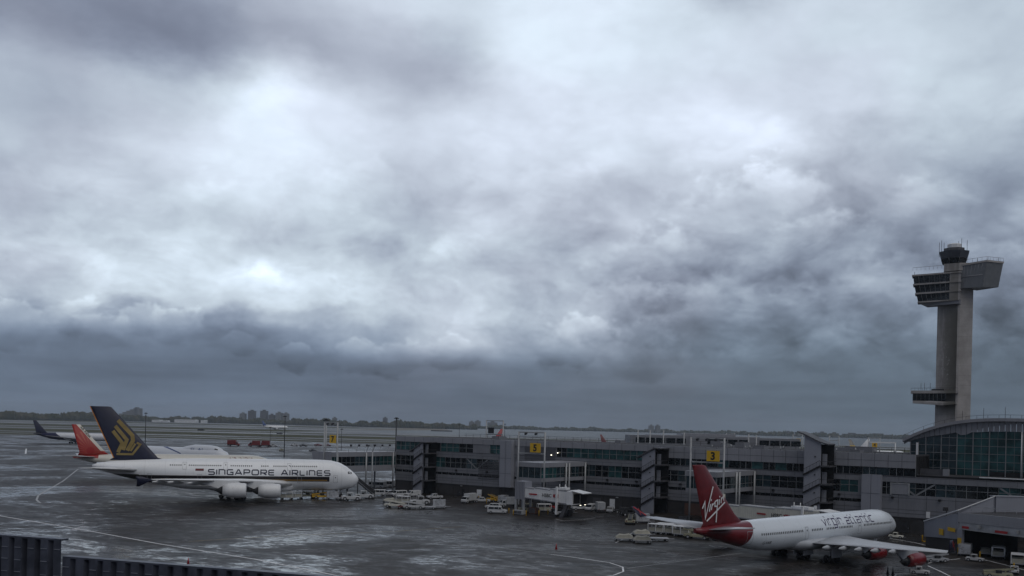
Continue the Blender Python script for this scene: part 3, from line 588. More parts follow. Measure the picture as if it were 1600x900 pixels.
def rays_mat():
    m = bpy.data.materials.new('sunburst_tail'); m.use_nodes = True; t = NT(m.node_tree); b = t.n['Principled BSDF']; tc = t.new('ShaderNodeTexCoord'); X = t.xyz(tc.outputs['Object'])
    a = t.m('MULTIPLY', X[0], -1.0); da = t.m('SUBTRACT', a, 62.3); dz_ = t.m('SUBTRACT', X[2], 9.4)
    an = t.m('ARCTAN2', dz_, da); rad = t.m('SQRT', t.m('ADD', t.m('MULTIPLY', da, da), t.m('MULTIPLY', dz_, dz_)))
    ray = AND(t, LT(t, t.m('PINGPONG', an, .11), .045), GT(t, rad, 1.3), LT(t, rad, 7.4))
    c = t.mix(ray, (.30, .008, .006), (.37, .06, .035))
    edge = AND(t, LT(t, t.m('SUBTRACT', a, t.m('MULTIPLY', X[2], .887)), 50.7), GT(t, X[2], 9.4))
    c = t.mix(edge, c, (.6, .58, .52)); t.put(b.inputs['Base Color'], c); b.inputs['Roughness'].default_value = .35
    return m
sp7 = twin(69, 18.6, 3.15, 64.8)
ai = airliner('airliner', 'cream airliner with red sunburst tail parked just behind the huge double-deck one', (-88.7, 356, .0), .267, sp7, dict(body=liv['cream'], fin=rays_mat(), wing='white', eng='white'), detail=False)
text_mesh('AIR INDIA', 1.1, 'ink', 'lettering', ai, (-66.0, -.29, 17.6), (.663, 0, -.748), (.748, 0, .663), center=False, bold=.01)
b7 = bodyf(sp7['st']); p7 = surf_right(b7, .04)
text_mesh('AIR INDIA', 1.8, 'dred', 'lettering', ai, (-15.5, -3, 6.6), (1, 0, 0), (0, 0, 1), conform=lambda c: Vector(p7(c.x, c.z)), center=False, sx=1.1)
sp4 = twin(70.7, 19.4, 3.25, 64.4)
sp4['hump'] = [(2.5, 6.3, .3, .5), (4.5, 7.0, 1.6, 1.9), (7, 7.55, 2.0, 2.25), (10, 7.7, 2.1, 2.45), (19, 7.7, 2.1, 2.45), (24, 7.3, 1.9, 2.0), (29, 6.6, 1.4, 1.5)]
sp4['eng'] = [(26, 11.7, 2.5, 1.35, 4.6), (34, 20.8, 3.2, 1.35, 4.6)]
j4 = airliner('airliner', 'white jumbo jet with humped upper deck and blue swoosh, behind the cream airliner', (-121, 412, .0), -.42, sp4, dict(body=liv['swoosh'], fin='white', wing='white', eng='white'), detail=False)
bh = bodyf(sp4['hump']); ph = surf_right(bh, .06)
text_mesh('EL AL', 1.7, 'blue', 'lettering', j4, (-19.8, -2.2, 7.6), (1, 0, 0), (0, 0, 1), conform=lambda c: Vector(ph(c.x, c.z)), center=False, sx=1.9)
mb = MB(); mb.quad(*[ph(x, z) for x, z in ((-6.6, 8.4), (-4.9, 8.1), (-5.1, 8.5), (-6.6, 8.9))]); mb.build('cockpit_window', 'dark', j4, recalc=False)
airliner('airliner', 'distant white airliner with dark navy tail, far left beyond the apron', (at(181, 690, 737)[0], 737, 0), .02, twin(63.7, 16.9, 2.82, 60.3), dict(body=liv['navytail'], fin='navy', wing='grey', eng='navy'), detail=False)
airliner('airliner', 'small white airliner with blue tail on the far taxiway below the tower blocks', (at(450, 671, 2080)[0], 2080, 0), .08, twin(56, 18.5, 3.3, 50), dict(body=liv['plain'], fin='blue', wing='white', eng='white'), detail=False)
airliner('airliner', 'white airliner facing left behind terminal roof, red and navy fin near gate frame', (at(702, 690, 1000)[0], 1000, 0), math.pi-.05, twin(56, 18, 2.6, 50), dict(body=liv['plain'], fin=M['red'], wing='white', eng='white'), detail=False)
airliner('airliner', 'white airliner with dark red fin behind the middle of the terminal roof', (at(1004, 700, 1000)[0], 1000, 0), .03, twin(45, 14.6, 2.0, 38), dict(body=liv['plain'], fin=M['dred'], wing='white', eng='white'), detail=False)
airliner('airliner', 'airliner with grey and yellow fin showing above the roof right of the tall stair tower', (at(1313, 690, 850)[0]+58, 850, 0), .3, twin(60, 17, 2.7, 58), dict(body=liv['plain'], fin=livery('grey_yellow_fin', (.16, .15, .13), [((.5, .33, .02), lambda t, a, z: LT(t, z, 11.8))]), wing='white', eng='white'), detail=False)
airliner('airliner', 'airliner with plain white fin just behind the grey and yellow fin', (at(1320, 690, 960)[0]-38, 960, 0), math.pi-.5, twin(60, 16.8, 2.7, 58), dict(body=liv['plain'], fin='white', wing='white', eng='white'), detail=False)
airliner('airliner', 'airliner with small red fin at the left end of the curved hall roof', (at(1421, 690, 760)[0]+44, 760, 0), .25, twin(45, 13.5, 2.0, 38), dict(body=liv['plain'], fin=M['red'], wing='white', eng='white'), detail=False)

# ---------------------------------------------------------------- terminal concourse
def fbox(mb, t0, t1, n0, n1, z0, z1, mi=0): return mb.box(t0, t1, n0, n1, z0, z1, mi, FW)
term = thing('terminal_building', 'long grey panelled terminal concourse with ribbon windows across the apron', 'terminal building', FW(30, 0, 0))
term_inv = Matrix.Translation(-Vector(FW(30, 0, 0)))
def part(mb, name, mats, parent=term):
    o = mb.build(name, mats, None)
    r = parent
    while r.parent: r = r.parent
    if r is term:
        o.data.transform(term_inv)
    o.parent = parent
    return o
T0, TM, T1, TE = -46.5, 47.0, 113.0, 150.0
def joints(mb, t0, t1, n, z0, z1, pitch, rows, mi=1):        # panel joints as thin proud cover strips
    k = t0+pitch
    while k < t1-.1: fbox(mb, k-.04, k+.04, n, n+.03, z0, z1, mi); k += pitch
    for r in rows: fbox(mb, t0, t1, n, n+.034, r-.04, r+.04, mi)
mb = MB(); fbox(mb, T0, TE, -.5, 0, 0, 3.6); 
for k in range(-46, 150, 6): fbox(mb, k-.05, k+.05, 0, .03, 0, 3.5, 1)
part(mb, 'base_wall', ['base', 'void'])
mb = MB(); fbox(mb, T0, T1, -36, -.62, 3.0, 17.2); part(mb, 'core', 'void')
mb = MB(); fbox(mb, T1, TE, -30, -.62, 3.0, 13.0); part(mb, 'core', 'void')
mb = MB(); fbox(mb, T0+.3, T1-.3, -36, -.5, 17.2, 17.45); part(mb, 'roof', 'roof')
mb = MB(); fbox(mb, T1, TE, -30, -.5, 13.0, 13.12); part(mb, 'terrace_roof', 'roof')
# wall bands
mb = MB()
fbox(mb, T0, TM-.1, -.4, .25, 16.0, 17.6); joints(mb, T0, TM-.1, .25, 16.0, 17.6, 4.0, ())
fbox(mb, TM+.1, T1, -.4, .25, 14.5, 17.6); joints(mb, TM+.1, T1, .25, 14.5, 17.6, 3.0, (16.0,))
part(mb, 'fascia', ['fascia', 'louver'])
mb = MB(); fbox(mb, T0, TM, -.4, .12, 11.6, 13.3); fbox(mb, TM, TE, -.4, .12, 11.3, 12.6)
joints(mb, T0, TE, .12, 11.6, 12.6, 6.0, (12.5,)); part(mb, 'upper_spandrel', ['panel', 'louver'])
mb = MB(); fbox(mb, T0, TE, -.4, .1, 7.0, 8.5); fbox(mb, T0, TE, -.4, .1, 3.6, 6.25); joints(mb, T0, TE, .1, 3.7, 8.4, 6.0, (4.4, 5.2, 7.8)); part(mb, 'lower_wall', ['panel', 'louver'])
mb = MB(); fbox(mb, T0, TE, -.3, .2, 3.42, 3.6); fbox(mb, TM, T1, -.3, .22, 12.6, 12.72); fbox(mb, T0, TM, -.3, .22, 13.3, 13.42); part(mb, 'ledge', 'louver')
# windows
def window(t0, t1, z0, z1, n=-.12, mat='gdark', panes=1, rows=(), brace=0, nm='window'):
    mb = MB(); fbox(mb, t0, t1, n-.05, n, z0, z1); o = part(mb, nm, mat)
    f = MB(); k = (t1-t0)/panes
    for i in range(panes+1): fbox(f, t0+i*k-.06, t0+i*k+.06, n+.002, n+.12, z0, z1)
    for r in rows: fbox(f, t0+.07, t1-.07, n+.004, n+.09, r-.05, r+.05)
    if brace:
        a, b = ((t0, z1), (t1, z0)) if brace > 0 else ((t0, z0), (t1, z1))
        L = math.hypot(b[0]-a[0], b[1]-a[1]); ox, oz = -(b[1]-a[1])/L*.18, (b[0]-a[0])/L*.18
        f.prism([FW(a[0]-ox, n-.0, a[1]-oz), FW(b[0]-ox, n-.0, b[1]-oz), FW(b[0]+ox, n-.0, b[1]+oz), FW(a[0]+ox, n-.0, a[1]+oz)], Vector(FW(0, .06, 0))-Vector(FW(0, 0, 0)), 0)
    part(f, 'window_frame', 'frame', o)
# upper ribbon, left half
segs = [(T0, -38.5, 'gteal'), (-27.5, -20, 'gteal'), (-20, -14.5, 'gdark'), (-8.0, -3.2, 'gteal'), (16, 19.5, 'gdark'), (19.5, 29, 'gteal'), (29, 38, 'gteal'), (38, 44, 'gteal')]
for t0, t1, m_ in segs: window(t0, t1, 13.3, 16.0, mat=m_, panes=max(2, round((t1-t0)/2.2)), rows=(14.7,))
window(-38.5, -34, 13.3, 16.0, mat='gteal', panes=2); window(44, 46, 13.3, 16.0, mat='gdark')
mb = MB(); fbox(mb, -14.5, -8.0, -.4, .1, 13.3, 16.0); fbox(mb, -3.2, 16, -.4, .06, 13.3, 16.0); part(mb, 'wall_infill', 'panel')
mb = MB()
for i in range(16): fbox(mb, 5, 15.8, .06, .16, 12.0+i*.26, 12.12+i*.26)
part(mb, 'louver_screen', 'louver')
for i in range(22):
    t0 = TM+3.4+i*3.0
    if t0 > T1-2: break
    if 86 < t0 < 93: continue
    window(t0, min(t0+3.0, T1), 12.72, 14.5, mat=random.choice(['gdark', 'gdark', 'gdark', 'gmid', 'gteal']), panes=2 if i % 2 else 1)
# middle ribbon
i = 0; t = T0
lowblank = [(-8, -3), (101.6, 105.9)]
while t < TE:
    wdt = 4.2; z1 = 11.6 if t < TM else 11.3
    if not (-8.5 < t < 4 or 100 < t < 104):
        window(t, min(t+wdt, TE), 8.5, z1, mat=('gdark' if (i % 5) in (0, 1, 3) else random.choice(['gmid', 'gteal'])), panes=2, rows=(10.1,), brace=(0, 0, 1, -1, 0)[i % 5] if (t < 0 or t > 108) else 0)
    else:
        mb = MB(); fbox(mb, t, t+wdt, -.4, .08, 8.5, z1); part(mb, 'wall_infill', 'panel')
    t += wdt; i += 1
# low slot windows
t = T0; i = 0
while t < 100:
    window(t, t+5.6, 6.25, 7.0, n=-.2, mat='gdark', panes=2); t += 5.6; i += 1
mb = MB(); fbox(mb, t, TE, -.4, .08, 6.25, 7.0); part(mb, 'wall_infill', 'panel')
mb = MB()
for i in range(11): fbox(mb, -12.2, -4.5, .11, .2, 5.6+i*.5, 5.85+i*.5)
part(mb, 'louver_screen', 'louver')
# projecting panel piers
for t0, t1, z0, z1 in ((-3.0, 1.2, 3.8, 17.55), (101.7, 105.9, .0, 12.75)):
    mb = MB(); fbox(mb, t0, t1, .0, 1.6, z0, z1); joints(mb, t0, t1, 1.6, z0, z1, 2.1, (z0+4, z0+8.5)); part(mb, 'pier', ['pier', 'louver'])
mb = MB(); fbox(mb, 108, 111.6, .15, .3, 8.6, 10.9); part(mb, 'roller_shutter', 'fascia')
mb = MB(); fbox(mb, 107.7, 111.9, .12, .4, 10.9, 11.15); fbox(mb, 107.7, 108, .12, .4, 8.4, 10.9); fbox(mb, 111.6, 111.9, .12, .4, 8.4, 10.9); part(mb, 'shutter_frame', 'pole')
# doors and base details
for t0, t1, h, m_ in ((-18.5, -17.4, 2.2, 'void'), (-12.6, -10.8, 2.4, 'white'), (-20.5, -19.2, 1.6, 'dark'), (28.6, 31.2, 2.6, 'louver'), (34.0, 35.6, 2.6, 'white'), (56.5, 62.5, 3.0, 'rust'), (-1, 3, 2.7, 'dark'), (107, 112, 2.8, 'dark')):
    mb = MB(); fbox(mb, t0, t1, .03, .1, .02, h); dd = part(mb, 'door', m_)
    mb = MB(); fbox(mb, t1-.3, t1-.2, .1, .16, 1.0, 1.2); part(mb, 'handle', 'steel', dd)
for t0 in (-36, -21, -9, 10, 33, 42, 55, 80, 96, 108, 118):
    mb = MB(); fbox(mb, t0, t0+.5, .1, .7, 7.55, 8.0); fbox(mb, t0+.15, t0+.35, .1, .9, 7.9, 8.05); part(mb, 'wall_floodlight', 'dark')
for t0 in (-19, 36, 106): 
    mb = MB(); fbox(mb, t0, t0+.7, .1, .3, 3.0, 3.25); part(mb, 'wall_lamp', 'pole')
mb = MB(); fbox(mb, 115.5, 116.3, .12, .3, 3.7, 5.1); part(mb, 'notice_board', 'white')
for t0, z0_ in ((16.6, 14.4), (14.4, 13.7)):
    mb = MB(); fbox(mb, t0, t0+.22, .3, .5, z0_, z0_+.2); part(mb, 'facade_lamp', 'lamp')
# roof edge railing and roof plant
mb = MB(); k = T0+1
while k < T1: 
    mb.tube(FW(k, -34, 17.45), FW(k, -34, 18.6), .05, n=4); k += 3.2
for z in (18.6, 18.05): mb.tube(FW(T0, -34, z), FW(T1, -34, z), .035, n=4)
part(mb, 'roof_railing', 'dark')
for (t0, t1, n0, n1, h) in ((58, 60, -20, -17, .9), (62, 64.5, -22, -18, 1.4), (80, 90, -25, -22, .8), (90, 97, -26, -22, 1.1), (70, 73, -14, -11, .7), (96, 98.5, -10, -7, .6), (52, 55, -28, -24, 1.5), (-20, -17, -20, -16, .8), (22, 24, -25, -22, .7)):
    mb = MB(); fbox(mb, t0, t1, n0, n1, 17.45, 17.45+h); fbox(mb, t0+.2, t1-.2, n0+.2, n1-.2, 17.45+h, 17.6+h, 1); part(mb, 'roof_unit', ['panel', 'louver'])
for k in range(18):
    t0 = 60+k*3.1; mb = MB(); mb.tube(FW(t0, -8-(k % 3)*5, 17.45), FW(t0, -8-(k % 3)*5, 18.1+.4*random.random()), .14, n=6); part(mb, 'roof_vent', 'pole')
# corner block at the right end of the upper floor and the vaulted hall
mb = MB(); fbox(mb, T1-.3, T1, -28, -.2, 14.5, 17.6); joints_n = [0]
for k in range(1, 9): mb.box(T1, T1+.03, -28+k*3.1, -27.92+k*3.1, 14.5, 17.6, 1, FW)
mb.box(T1, T1+.034, -28, -.2, 16.0, 16.08, 1, FW); part(mb, 'return_fascia', ['louver', 'void'])
mb = MB(); fbox(mb, T1-.5, T1-.32, -28, -.3, 12.7, 14.5); part(mb, 'return_glazing', 'gdark')
mb = MB(); fbox(mb, 118, 119.2, -4, -3, 13.12, 14.6); fbox(mb, 113.1, 117.9, -3.6, -3.4, 13.12, 14.5, 1); part(mb, 'terrace_screen', ['fascia', 'louver'])

hall = thing('arrivals_hall', 'glass-fronted hall with shallow curved vault roof at right edge above the terminal', 'hall', FW(135, -12, 0))
hinv = Matrix.Translation(-Vector(FW(135, -12, 0)))
def hpart(mb, name, mats, parent=hall):
    o = mb.build(name, mats, None); o.data.transform(hinv); o.parent = parent; return o
HT0, HT1, HN = 107.3, 152.7, -12.0
def arc(t): 
    k = (t-130.0)/(HT0-130.0); return 25.9-5.2*abs(k)**2.6
ts = [HT0+(HT1-HT0)*i/40 for i in range(41)]
mb = MB(); rr = []
for t in ts: z = arc(t); rr.append([FW(t, HN+1.6, z-.35), FW(t, HN+1.6, z+.35), FW(t, HN-40, z+.35), FW(t, HN-40, z-.35)])
mb.loft(rr, 0, False); hpart(mb, 'vault_roof', 'fascia')
mb = MB()
for t in ts[::2]: mb.tube(FW(t, HN+1.3, arc(t)+.3), FW(t, HN+1.3, arc(t)+1.1), .04, n=4)
for t, t2 in zip(ts, ts[1:]): mb.tube(FW(t, HN+1.3, arc(t)+1.1), FW(t2, HN+1.3, arc(t2)+1.1), .03, n=4)
for t in ts[10::4]: mb.tube(FW(t, HN-6, arc(t)), FW(t, HN-6, arc(t)+3.0), .05, n=4)
hpart(mb, 'roof_railing', 'dark')
def gz(t): return min(arc(t)-.9, max(13.5, arc(t)-(.9+min(1, max(0, t-109)/7)*1.3 if t < 119 else 3.0 if t < 122 else 2.6)))
mb = MB()
for i, (t, t2) in enumerate(zip(ts, ts[1:])):
    mb.prism([FW(t+.05, HN+.5, arc(t)-.36), FW(t2-.05, HN+.5, arc(t2)-.36), FW(t2-.05, HN+.3, gz(t2)), FW(t+.05, HN+.3, gz(t))], Vector(FW(0, .1, 0))-Vector(FW(0, 0, 0)))
hpart(mb, 'gable_panels', 'fascia')
for i in range(13):
    t = HT0+1.5+i*3.38; t2 = t+3.38; mb = MB()
    mb.prism([FW(t, HN, 12.9), FW(t2, HN, 12.9), FW(t2, HN, gz(t2)), FW(t, HN, gz(t))], Vector(FW(0, -.1, 0))-Vector(FW(0, 0, 0)))
    o = hpart(mb, 'glazed_bay', 'gteal' if i > 2 else 'gmid'); f = MB()
    fbox(f, t-.09, t+.09, HN+.01, HN+.3, 12.9, gz(t)); fbox(f, (t+t2)/2-.03, (t+t2)/2+.03, HN+.01, HN+.1, 12.9, gz(t))
    z = 14.6
    while z < gz(t)-.5: fbox(f, t+.1, t2-.1, HN+.012, HN+.12, z-.05, z+.05); z += 1.75
    hpart(f, 'glazing_bars', 'frame', o)
mb = MB(); fbox(mb, HT0+2.9, HT0+3.35, HN+.4, HN+.9, 12.9, 20.3); hpart(mb, 'column', 'white')
mb = MB(); mb.tube(FW(132.3, HN+.8, 12.9), FW(132.3, HN+.8, gz(132.3)), .12); hpart(mb, 'column', 'white')
mb = MB(); fbox(mb, 126, TE, -1.2, -.2, 13.12, 13.3); hpart(mb, 'terrace_gutter', 'white')
mb = MB(); fbox(mb, HT0+6, HT1, HN-38, HN-.3, 0, 20); hpart(mb, 'core', 'void')
mb = MB(); fbox(mb, 126, HT1, HN+.02, HN+.2, 13.12, 14.2); hpart(mb, 'plinth', 'void')

# stair towers: each projects from the facade, with slanted wall, flights and landings
def stair_tower(t0, t1, n1, ztop_l, ztop_r, over, label, dz0=0.0):
    r = thing('stair_tower', label, 'stair tower', FW(t0, 0, 0), 0, 'stair towers on the terminal facade'); inv = Matrix.Translation(-Vector(FW(t0, 0, 0)))
    def p(mb, nm, m, par=r): o = mb.build(nm, m, None); o.data.transform(inv); o.parent = par; return o
    e = Vector(FW(0, -.35, 0))-Vector(FW(0, 0, 0))
    mb = MB(); mb.prism([FW(t0, n1, 0), FW(t1, n1, 0), FW(t1, n1, ztop_r), FW(t0, n1, ztop_l)], e); p(mb, 'outer_wall', 'pier')
    mb = MB(); fbox(mb, t0, t0+.3, .3, n1-.4, 0, min(ztop_l, ztop_r)); p(mb, 'side_wall', 'pier')
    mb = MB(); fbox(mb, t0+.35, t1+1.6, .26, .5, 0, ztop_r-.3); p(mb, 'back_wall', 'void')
    mb = MB(); mb.prism([FW(t0-1.6, n1+.5, ztop_l-(ztop_r-ztop_l)*.35), FW(t0, n1+.5, ztop_l+.02), FW(t1, n1+.5, ztop_r+.02), FW(t1+1.8, n1+.5, ztop_r+.02+(over)), FW(t1+1.8, n1+.5, ztop_r+.3+over), FW(t1, n1+.5, ztop_r+.35), FW(t0, n1+.5, ztop_l+.35), FW(t0-1.6, n1+.5, ztop_l+.2-(ztop_r-ztop_l)*.35)], Vector(FW(0, -n1-.2, 0))-Vector(FW(0, 0, 0))); p(mb, 'stair_roof', 'louver')
    for k in range(3):
        z = 1.9+k*4.2+dz0
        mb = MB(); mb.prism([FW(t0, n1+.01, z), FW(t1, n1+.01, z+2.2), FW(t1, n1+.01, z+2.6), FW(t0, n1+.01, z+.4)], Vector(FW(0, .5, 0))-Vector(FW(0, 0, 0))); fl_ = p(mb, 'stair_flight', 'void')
        mb = MB(); mb.tube(FW(t0, n1+.5, z+1.5), FW(t1, n1+.5, z+3.7), .05, n=5)
        for q in range(6): kk = q/5; mb.tube(FW(t0+(t1-t0)*kk, n1+.5, z+.4+2.2*kk), FW(t0+(t1-t0)*kk, n1+.5, z+1.5+2.2*kk), .03, n=4)
        p(mb, 'handrail', 'dark', fl_)
        mb = MB(); fbox(mb, t1, t1+2.2, .5, n1+.3, z+2.2, z+2.5); p(mb, 'landing', 'louver')
        mb = MB(); mb.tube(FW(t1+2.2, n1+.3, z+2.5), FW(t1+2.2, n1+.3, z+3.5), .05, n=5); mb.tube(FW(t1+2.2, .6, z+3.5), FW(t1+2.2, n1+.3, z+3.5), .05, n=5); mb.tube(FW(t1, n1+.3, z+3.5), FW(t1+2.2, n1+.3, z+3.5), .05, n=5); p(mb, 'landing_rail', 'dark')
        mb = MB(); fbox(mb, t1-.1, t1+1.0, n1-1.6, n1-1.45, z+2.5, z+5.2); p(mb, 'inner_panel', 'fascia')
        mb = MB(); fbox(mb, t1-1.4, t1-1.15, n1+.01, n1+.2, z+4.4, z+4.7); p(mb, 'wall_light', 'dark')
stair_tower(-34.2, -30.6, 5.0, 13.7, 15.9, 0, 'leftmost stair tower, projecting from the terminal facade behind the parked white vans')
stair_tower(46.4, 50.1, 5.0, 14.9, 16.8, 0, 'middle stair tower with zigzag flights, left of the gate 3 frame')
stair_tower(89.4, 93.3, 5.0, 21.4, 19.6, -.4, 'tallest stair tower, rising above the roof behind the cream jet bridge', 1.6)

# ---------------------------------------------------------------- gate connectors
def connector(t0, t1, n1, ztop, label, cols, zg=(8.4, 11.2)):
    r = thing('gate_connector', label, 'gate building', FW(t0, n1, 0), 0, 'glazed gate connectors'); inv = Matrix.Translation(-Vector(FW(t0, n1, 0)))
    def p(mb, nm, m, par=r): o = mb.build(nm, m, None); o.data.transform(inv); o.parent = par; return o
    mb = MB(); fbox(mb, t0-.2, t1+.2, .3, n1+.2, zg[1], ztop); p(mb, 'roof_fascia', 'fascia')
    mb = MB(); fbox(mb, t0, t1, .3, n1, zg[0]-1.0, zg[0]); p(mb, 'floor_slab', 'fascia')
    mb = MB(); fbox(mb, t0+.3, t1-.3, .3, n1-.3, zg[0], zg[1]); p(mb, 'inner_core', 'void')
    k = .4
    while k < n1-.5:
        k2 = min(k+3.6, n1); mb = MB(); fbox(mb, t1-.15, t1-.05, k, k2, zg[0], zg[1]); o = p(mb, 'window', random.choice(['gteal', 'gmid', 'gmid', 'gdark'])); f = MB()
        for q in range(3): fbox(f, t1-.05, t1+.04, k+(k2-k)*q/2.0-.05, k+(k2-k)*q/2.0+.05, zg[0], zg[1])
        fbox(f, t1-.048, t1+.02, k, k2, zg[0]+.9, zg[0]+1.0); p(f, 'window_frame', 'frame', o); k = k2
    mb = MB(); fbox(mb, t0+.1, t1-.2, n1-.15, n1-.05, zg[0], zg[1]); o = p(mb, 'front_window', 'gmid'); f = MB()
    for q in range(5): fbox(f, t0+.1+(t1-t0-.3)*q/4-.05, t0+.1+(t1-t0-.3)*q/4+.05, n1-.05, n1+.03, zg[0], zg[1])
    p(f, 'window_frame', 'frame', o)
    for n in cols:
        mb = MB(); mb.tube(FW(t1+.5, n, 0), FW(t1+.5, n, ztop-.2), .24, n=10); p(mb, 'column', 'pole')
        mb = MB(); mb.tube(FW(t0+.5, n, 0), FW(t0+.5, n, zg[0]-1.0), .3, n=10); p(mb, 'column', 'pole')
    return r, p
r5, p5 = connector(18.4, 26.3, 22, 12.4, 'glazed connector of gate 5, above the white jet bridge', (1.5, 9.5, 11))
r3, p3 = connector(67.6, 75.4, 22, 12.4, 'glazed connector of gate 3, behind the red tail fin', (1.5, 10.5, 12.2))
r7, p7c = connector(-54.5, -46.3, 28, 12.6, 'glazed connector of gate 7, behind the nose of the huge airliner', (2, 14, 26))
mb = MB(); fbox(mb, -54.4, -46.25, 27.9, 28.3, 6.8, 12.7); p7c(mb, 'end_wall', 'fascia')
mb = MB(); fbox(mb, -46.2, -46.0, 2, 27.5, 6.5, 7.6); p7c(mb, 'side_band', 'fascia')
def gate_frame(t0, t1, n, ztop, bars, sign, label, num, lamps=3, zb=0.0, board=None, r_=.22):
    r = thing('sign_gantry', label, 'gate sign frame', FW(t0, n, zb), 0, 'tall white gate frames'); inv = Matrix.Translation(-Vector(FW(t0, n, zb)))
    def p(mb, nm, m, par=r): o = mb.build(nm, m, None); o.data.transform(inv); o.parent = par; return o
    for t in (t0, t1):
        mb = MB(); mb.tube(FW(t, n, zb), FW(t, n, ztop), r_, n=10); p(mb, 'post', 'pole')
    for z in [ztop-.15]+list(bars):
        mb = MB(); mb.box(t0, t1, n-.12, n+.12, z-.15, z+.15, 0, FW); p(mb, 'crossbar', 'pole')
    if sign:
        a, b, z0, z1 = sign; mb = MB(); fbox(mb, a, b, n+.14, n+.42, z0, z1); s_ = p(mb, 'gate_sign', 'ochre')
        o = text_mesh(num, (z1-z0)*1.0, 'ink', 'numeral', s_, FW((a+b)/2, n+.44, z0+(z1-z0)*.16), (.8, -.6, 0), (0, 0, 1), bold=.04); o.data.transform(inv)
    if board:
        a, b, z0, z1 = board; mb = MB(); fbox(mb, a, b, n+.14, n+.3, z0, z1); p(mb, 'board', 'dark')
    for k in range(lamps):
        t = t0+(t1-t0)*(k+.8)/(lamps+.6); mb = MB(); mb.box(t-.3, t+.3, n+.2, n+.7, ztop-.55, ztop-.1, 0, lambda x, y, z: FW(x, y, z-(y-n)*.4)); p(mb, 'floodlight', 'dark')
gate_frame(19.3, 27.7, 22.6, 20.4, (19.0, 14.8), (23.3, 26.5, 15.1, 17.5), 'gate frame carrying yellow sign 5, over the white jet bridge', '5', 2)
gate_frame(69.0, 77.3, 22.6, 20.3, (17.6, 14.6), (73.2, 76.3, 14.9, 17.3), 'gate frame carrying yellow sign 3, behind the red tail fin', '3')
gate_frame(-49.0, -43.3, 28.6, 21.6, (14.0,), (-46.2, -43.7, 15.4, 17.8), 'gate frame carrying yellow sign 7, behind the nose of the huge airliner', '7', 2)
gate_frame(-46, -38.4, -46, 23.6, (18.6,), None, 'gate frame with dark board beyond the left part of the terminal roof', '', 0, 0, (-45, -42.4, 18.9, 21.0))
def far_frame(x0, x1, yt, D, sign, label):
    X0, X1, Z = at(x0, yt, D)[0], at(x1, yt, D)[0], at(x1, yt, D)[2]; w_ = (X1-X0)/2
    r = thing('sign_gantry', label, 'gate sign frame', ((X0+X1)/2, D, 0), 0, 'gate frames of the far concourse')
    for s in (-1, 1): m_ = MB(); m_.tube((s*w_, 0, 0), (s*w_, 0, Z), .3, n=8); m_.build('post', 'pole', r)
    for z in (Z-.2, Z-3): m_ = MB(); m_.box(-w_, w_, -.2, .2, z-.2, z+.2); m_.build('crossbar', 'pole', r)
    if sign: m_ = MB(); m_.box(w_*.05-1.5, w_*.05+1.5, -.6, -.25, Z-5.6, Z-2.6); sg = m_.build('gate_sign', 'ochre', r); text_mesh(sign, 2.6, 'ink', 'numeral', sg, (w_*.05, -.62, Z-5.1), (1, 0, 0), (0, 0, 1), bold=.04)
far_frame(1296, 1311, 681, 600, '', 'small gate frame without sign just right of the tall stair tower')
far_frame(1357, 1375, 684, 560, '4', 'far gate frame with yellow sign above the roof, left of the curved hall')
far_frame(1239, 1254, 679, 600, '6', 'far gate frame with yellow sign just left of the tall stair tower')
far_frame(1135, 1148, 677, 620, '8', 'far gate frame with yellow sign just right of the gate 3 frame')
mb = MB(); mb.box(at(1359, 691, 480)[0], at(1400, 691, 480)[0], 479.8, 480.2, 17.6, 18.2); tag(mb.build('roof_gantry', 'white'), 'long white horizontal gantry beam beyond the roof, left of the curved hall', 'gantry')
gf = bpy.context.scene.objects['roof_gantry']; mm = MB(); mm.tube((at(1399, 691, 480)[0], 480, 0), (at(1399, 691, 480)[0], 480, 17.6), .25); mm.build('post', 'white', gf)
# floodlights on the gate 7 connector roof and two slim masts
fl0 = None
for i, (x, y) in enumerate(((552, 695), (561, 695), (573, 694), (586, 693), (598, 694), (605, 695))):
    tt = -47.5; n = 20-i*3.4; loc = FW(tt, n, 12.6); ob = thing('roof_floodlight', ['first','second','third','fourth','fifth','sixth'][i]+' small floodlight counted from the airliner nose, on the gate 7 connector roof', 'floodlight', loc, 0, 'floodlights along the gate 7 connector roof')
    mb = MB(); mb.tube((0, 0, 0), (.1, 0, 1.2), .06, n=6); mb.tube((.1, 0, 1.2), (.7, -.1, 2.1), .06, n=6); mb.build('pole', 'pole', ob)
    mb = MB(); mb.box(.5, 1.1, -.5, .1, 1.7, 2.3); mb.build('lamp_head', 'dark', ob)
for (x, y, yt, lab) in ((571, 768, 706, 'slim white mast, left one of the pair beyond the airliner nose'), (580.5, 776, 706, 'slim white mast, right one of the pair beyond the airliner nose')):
    g = G(x, y); z = at(x, yt, g[1])[2]; ob = thing('mast', lab, 'mast', g, 0, 'pair of slim masts')
    mb = MB(); mb.tube((0, 0, 0), (0, 0, z), .2, .16, n=8); mb.build('shaft', 'pole', ob)
    mb = MB(); mb.tube((0, 0, z), (.6, -.1, z+1.9), .07, n=6); mb.box(.3, 1.0, -.5, .1, z+1.8, z+2.2); mb.build('lamp_head', 'dark', ob)

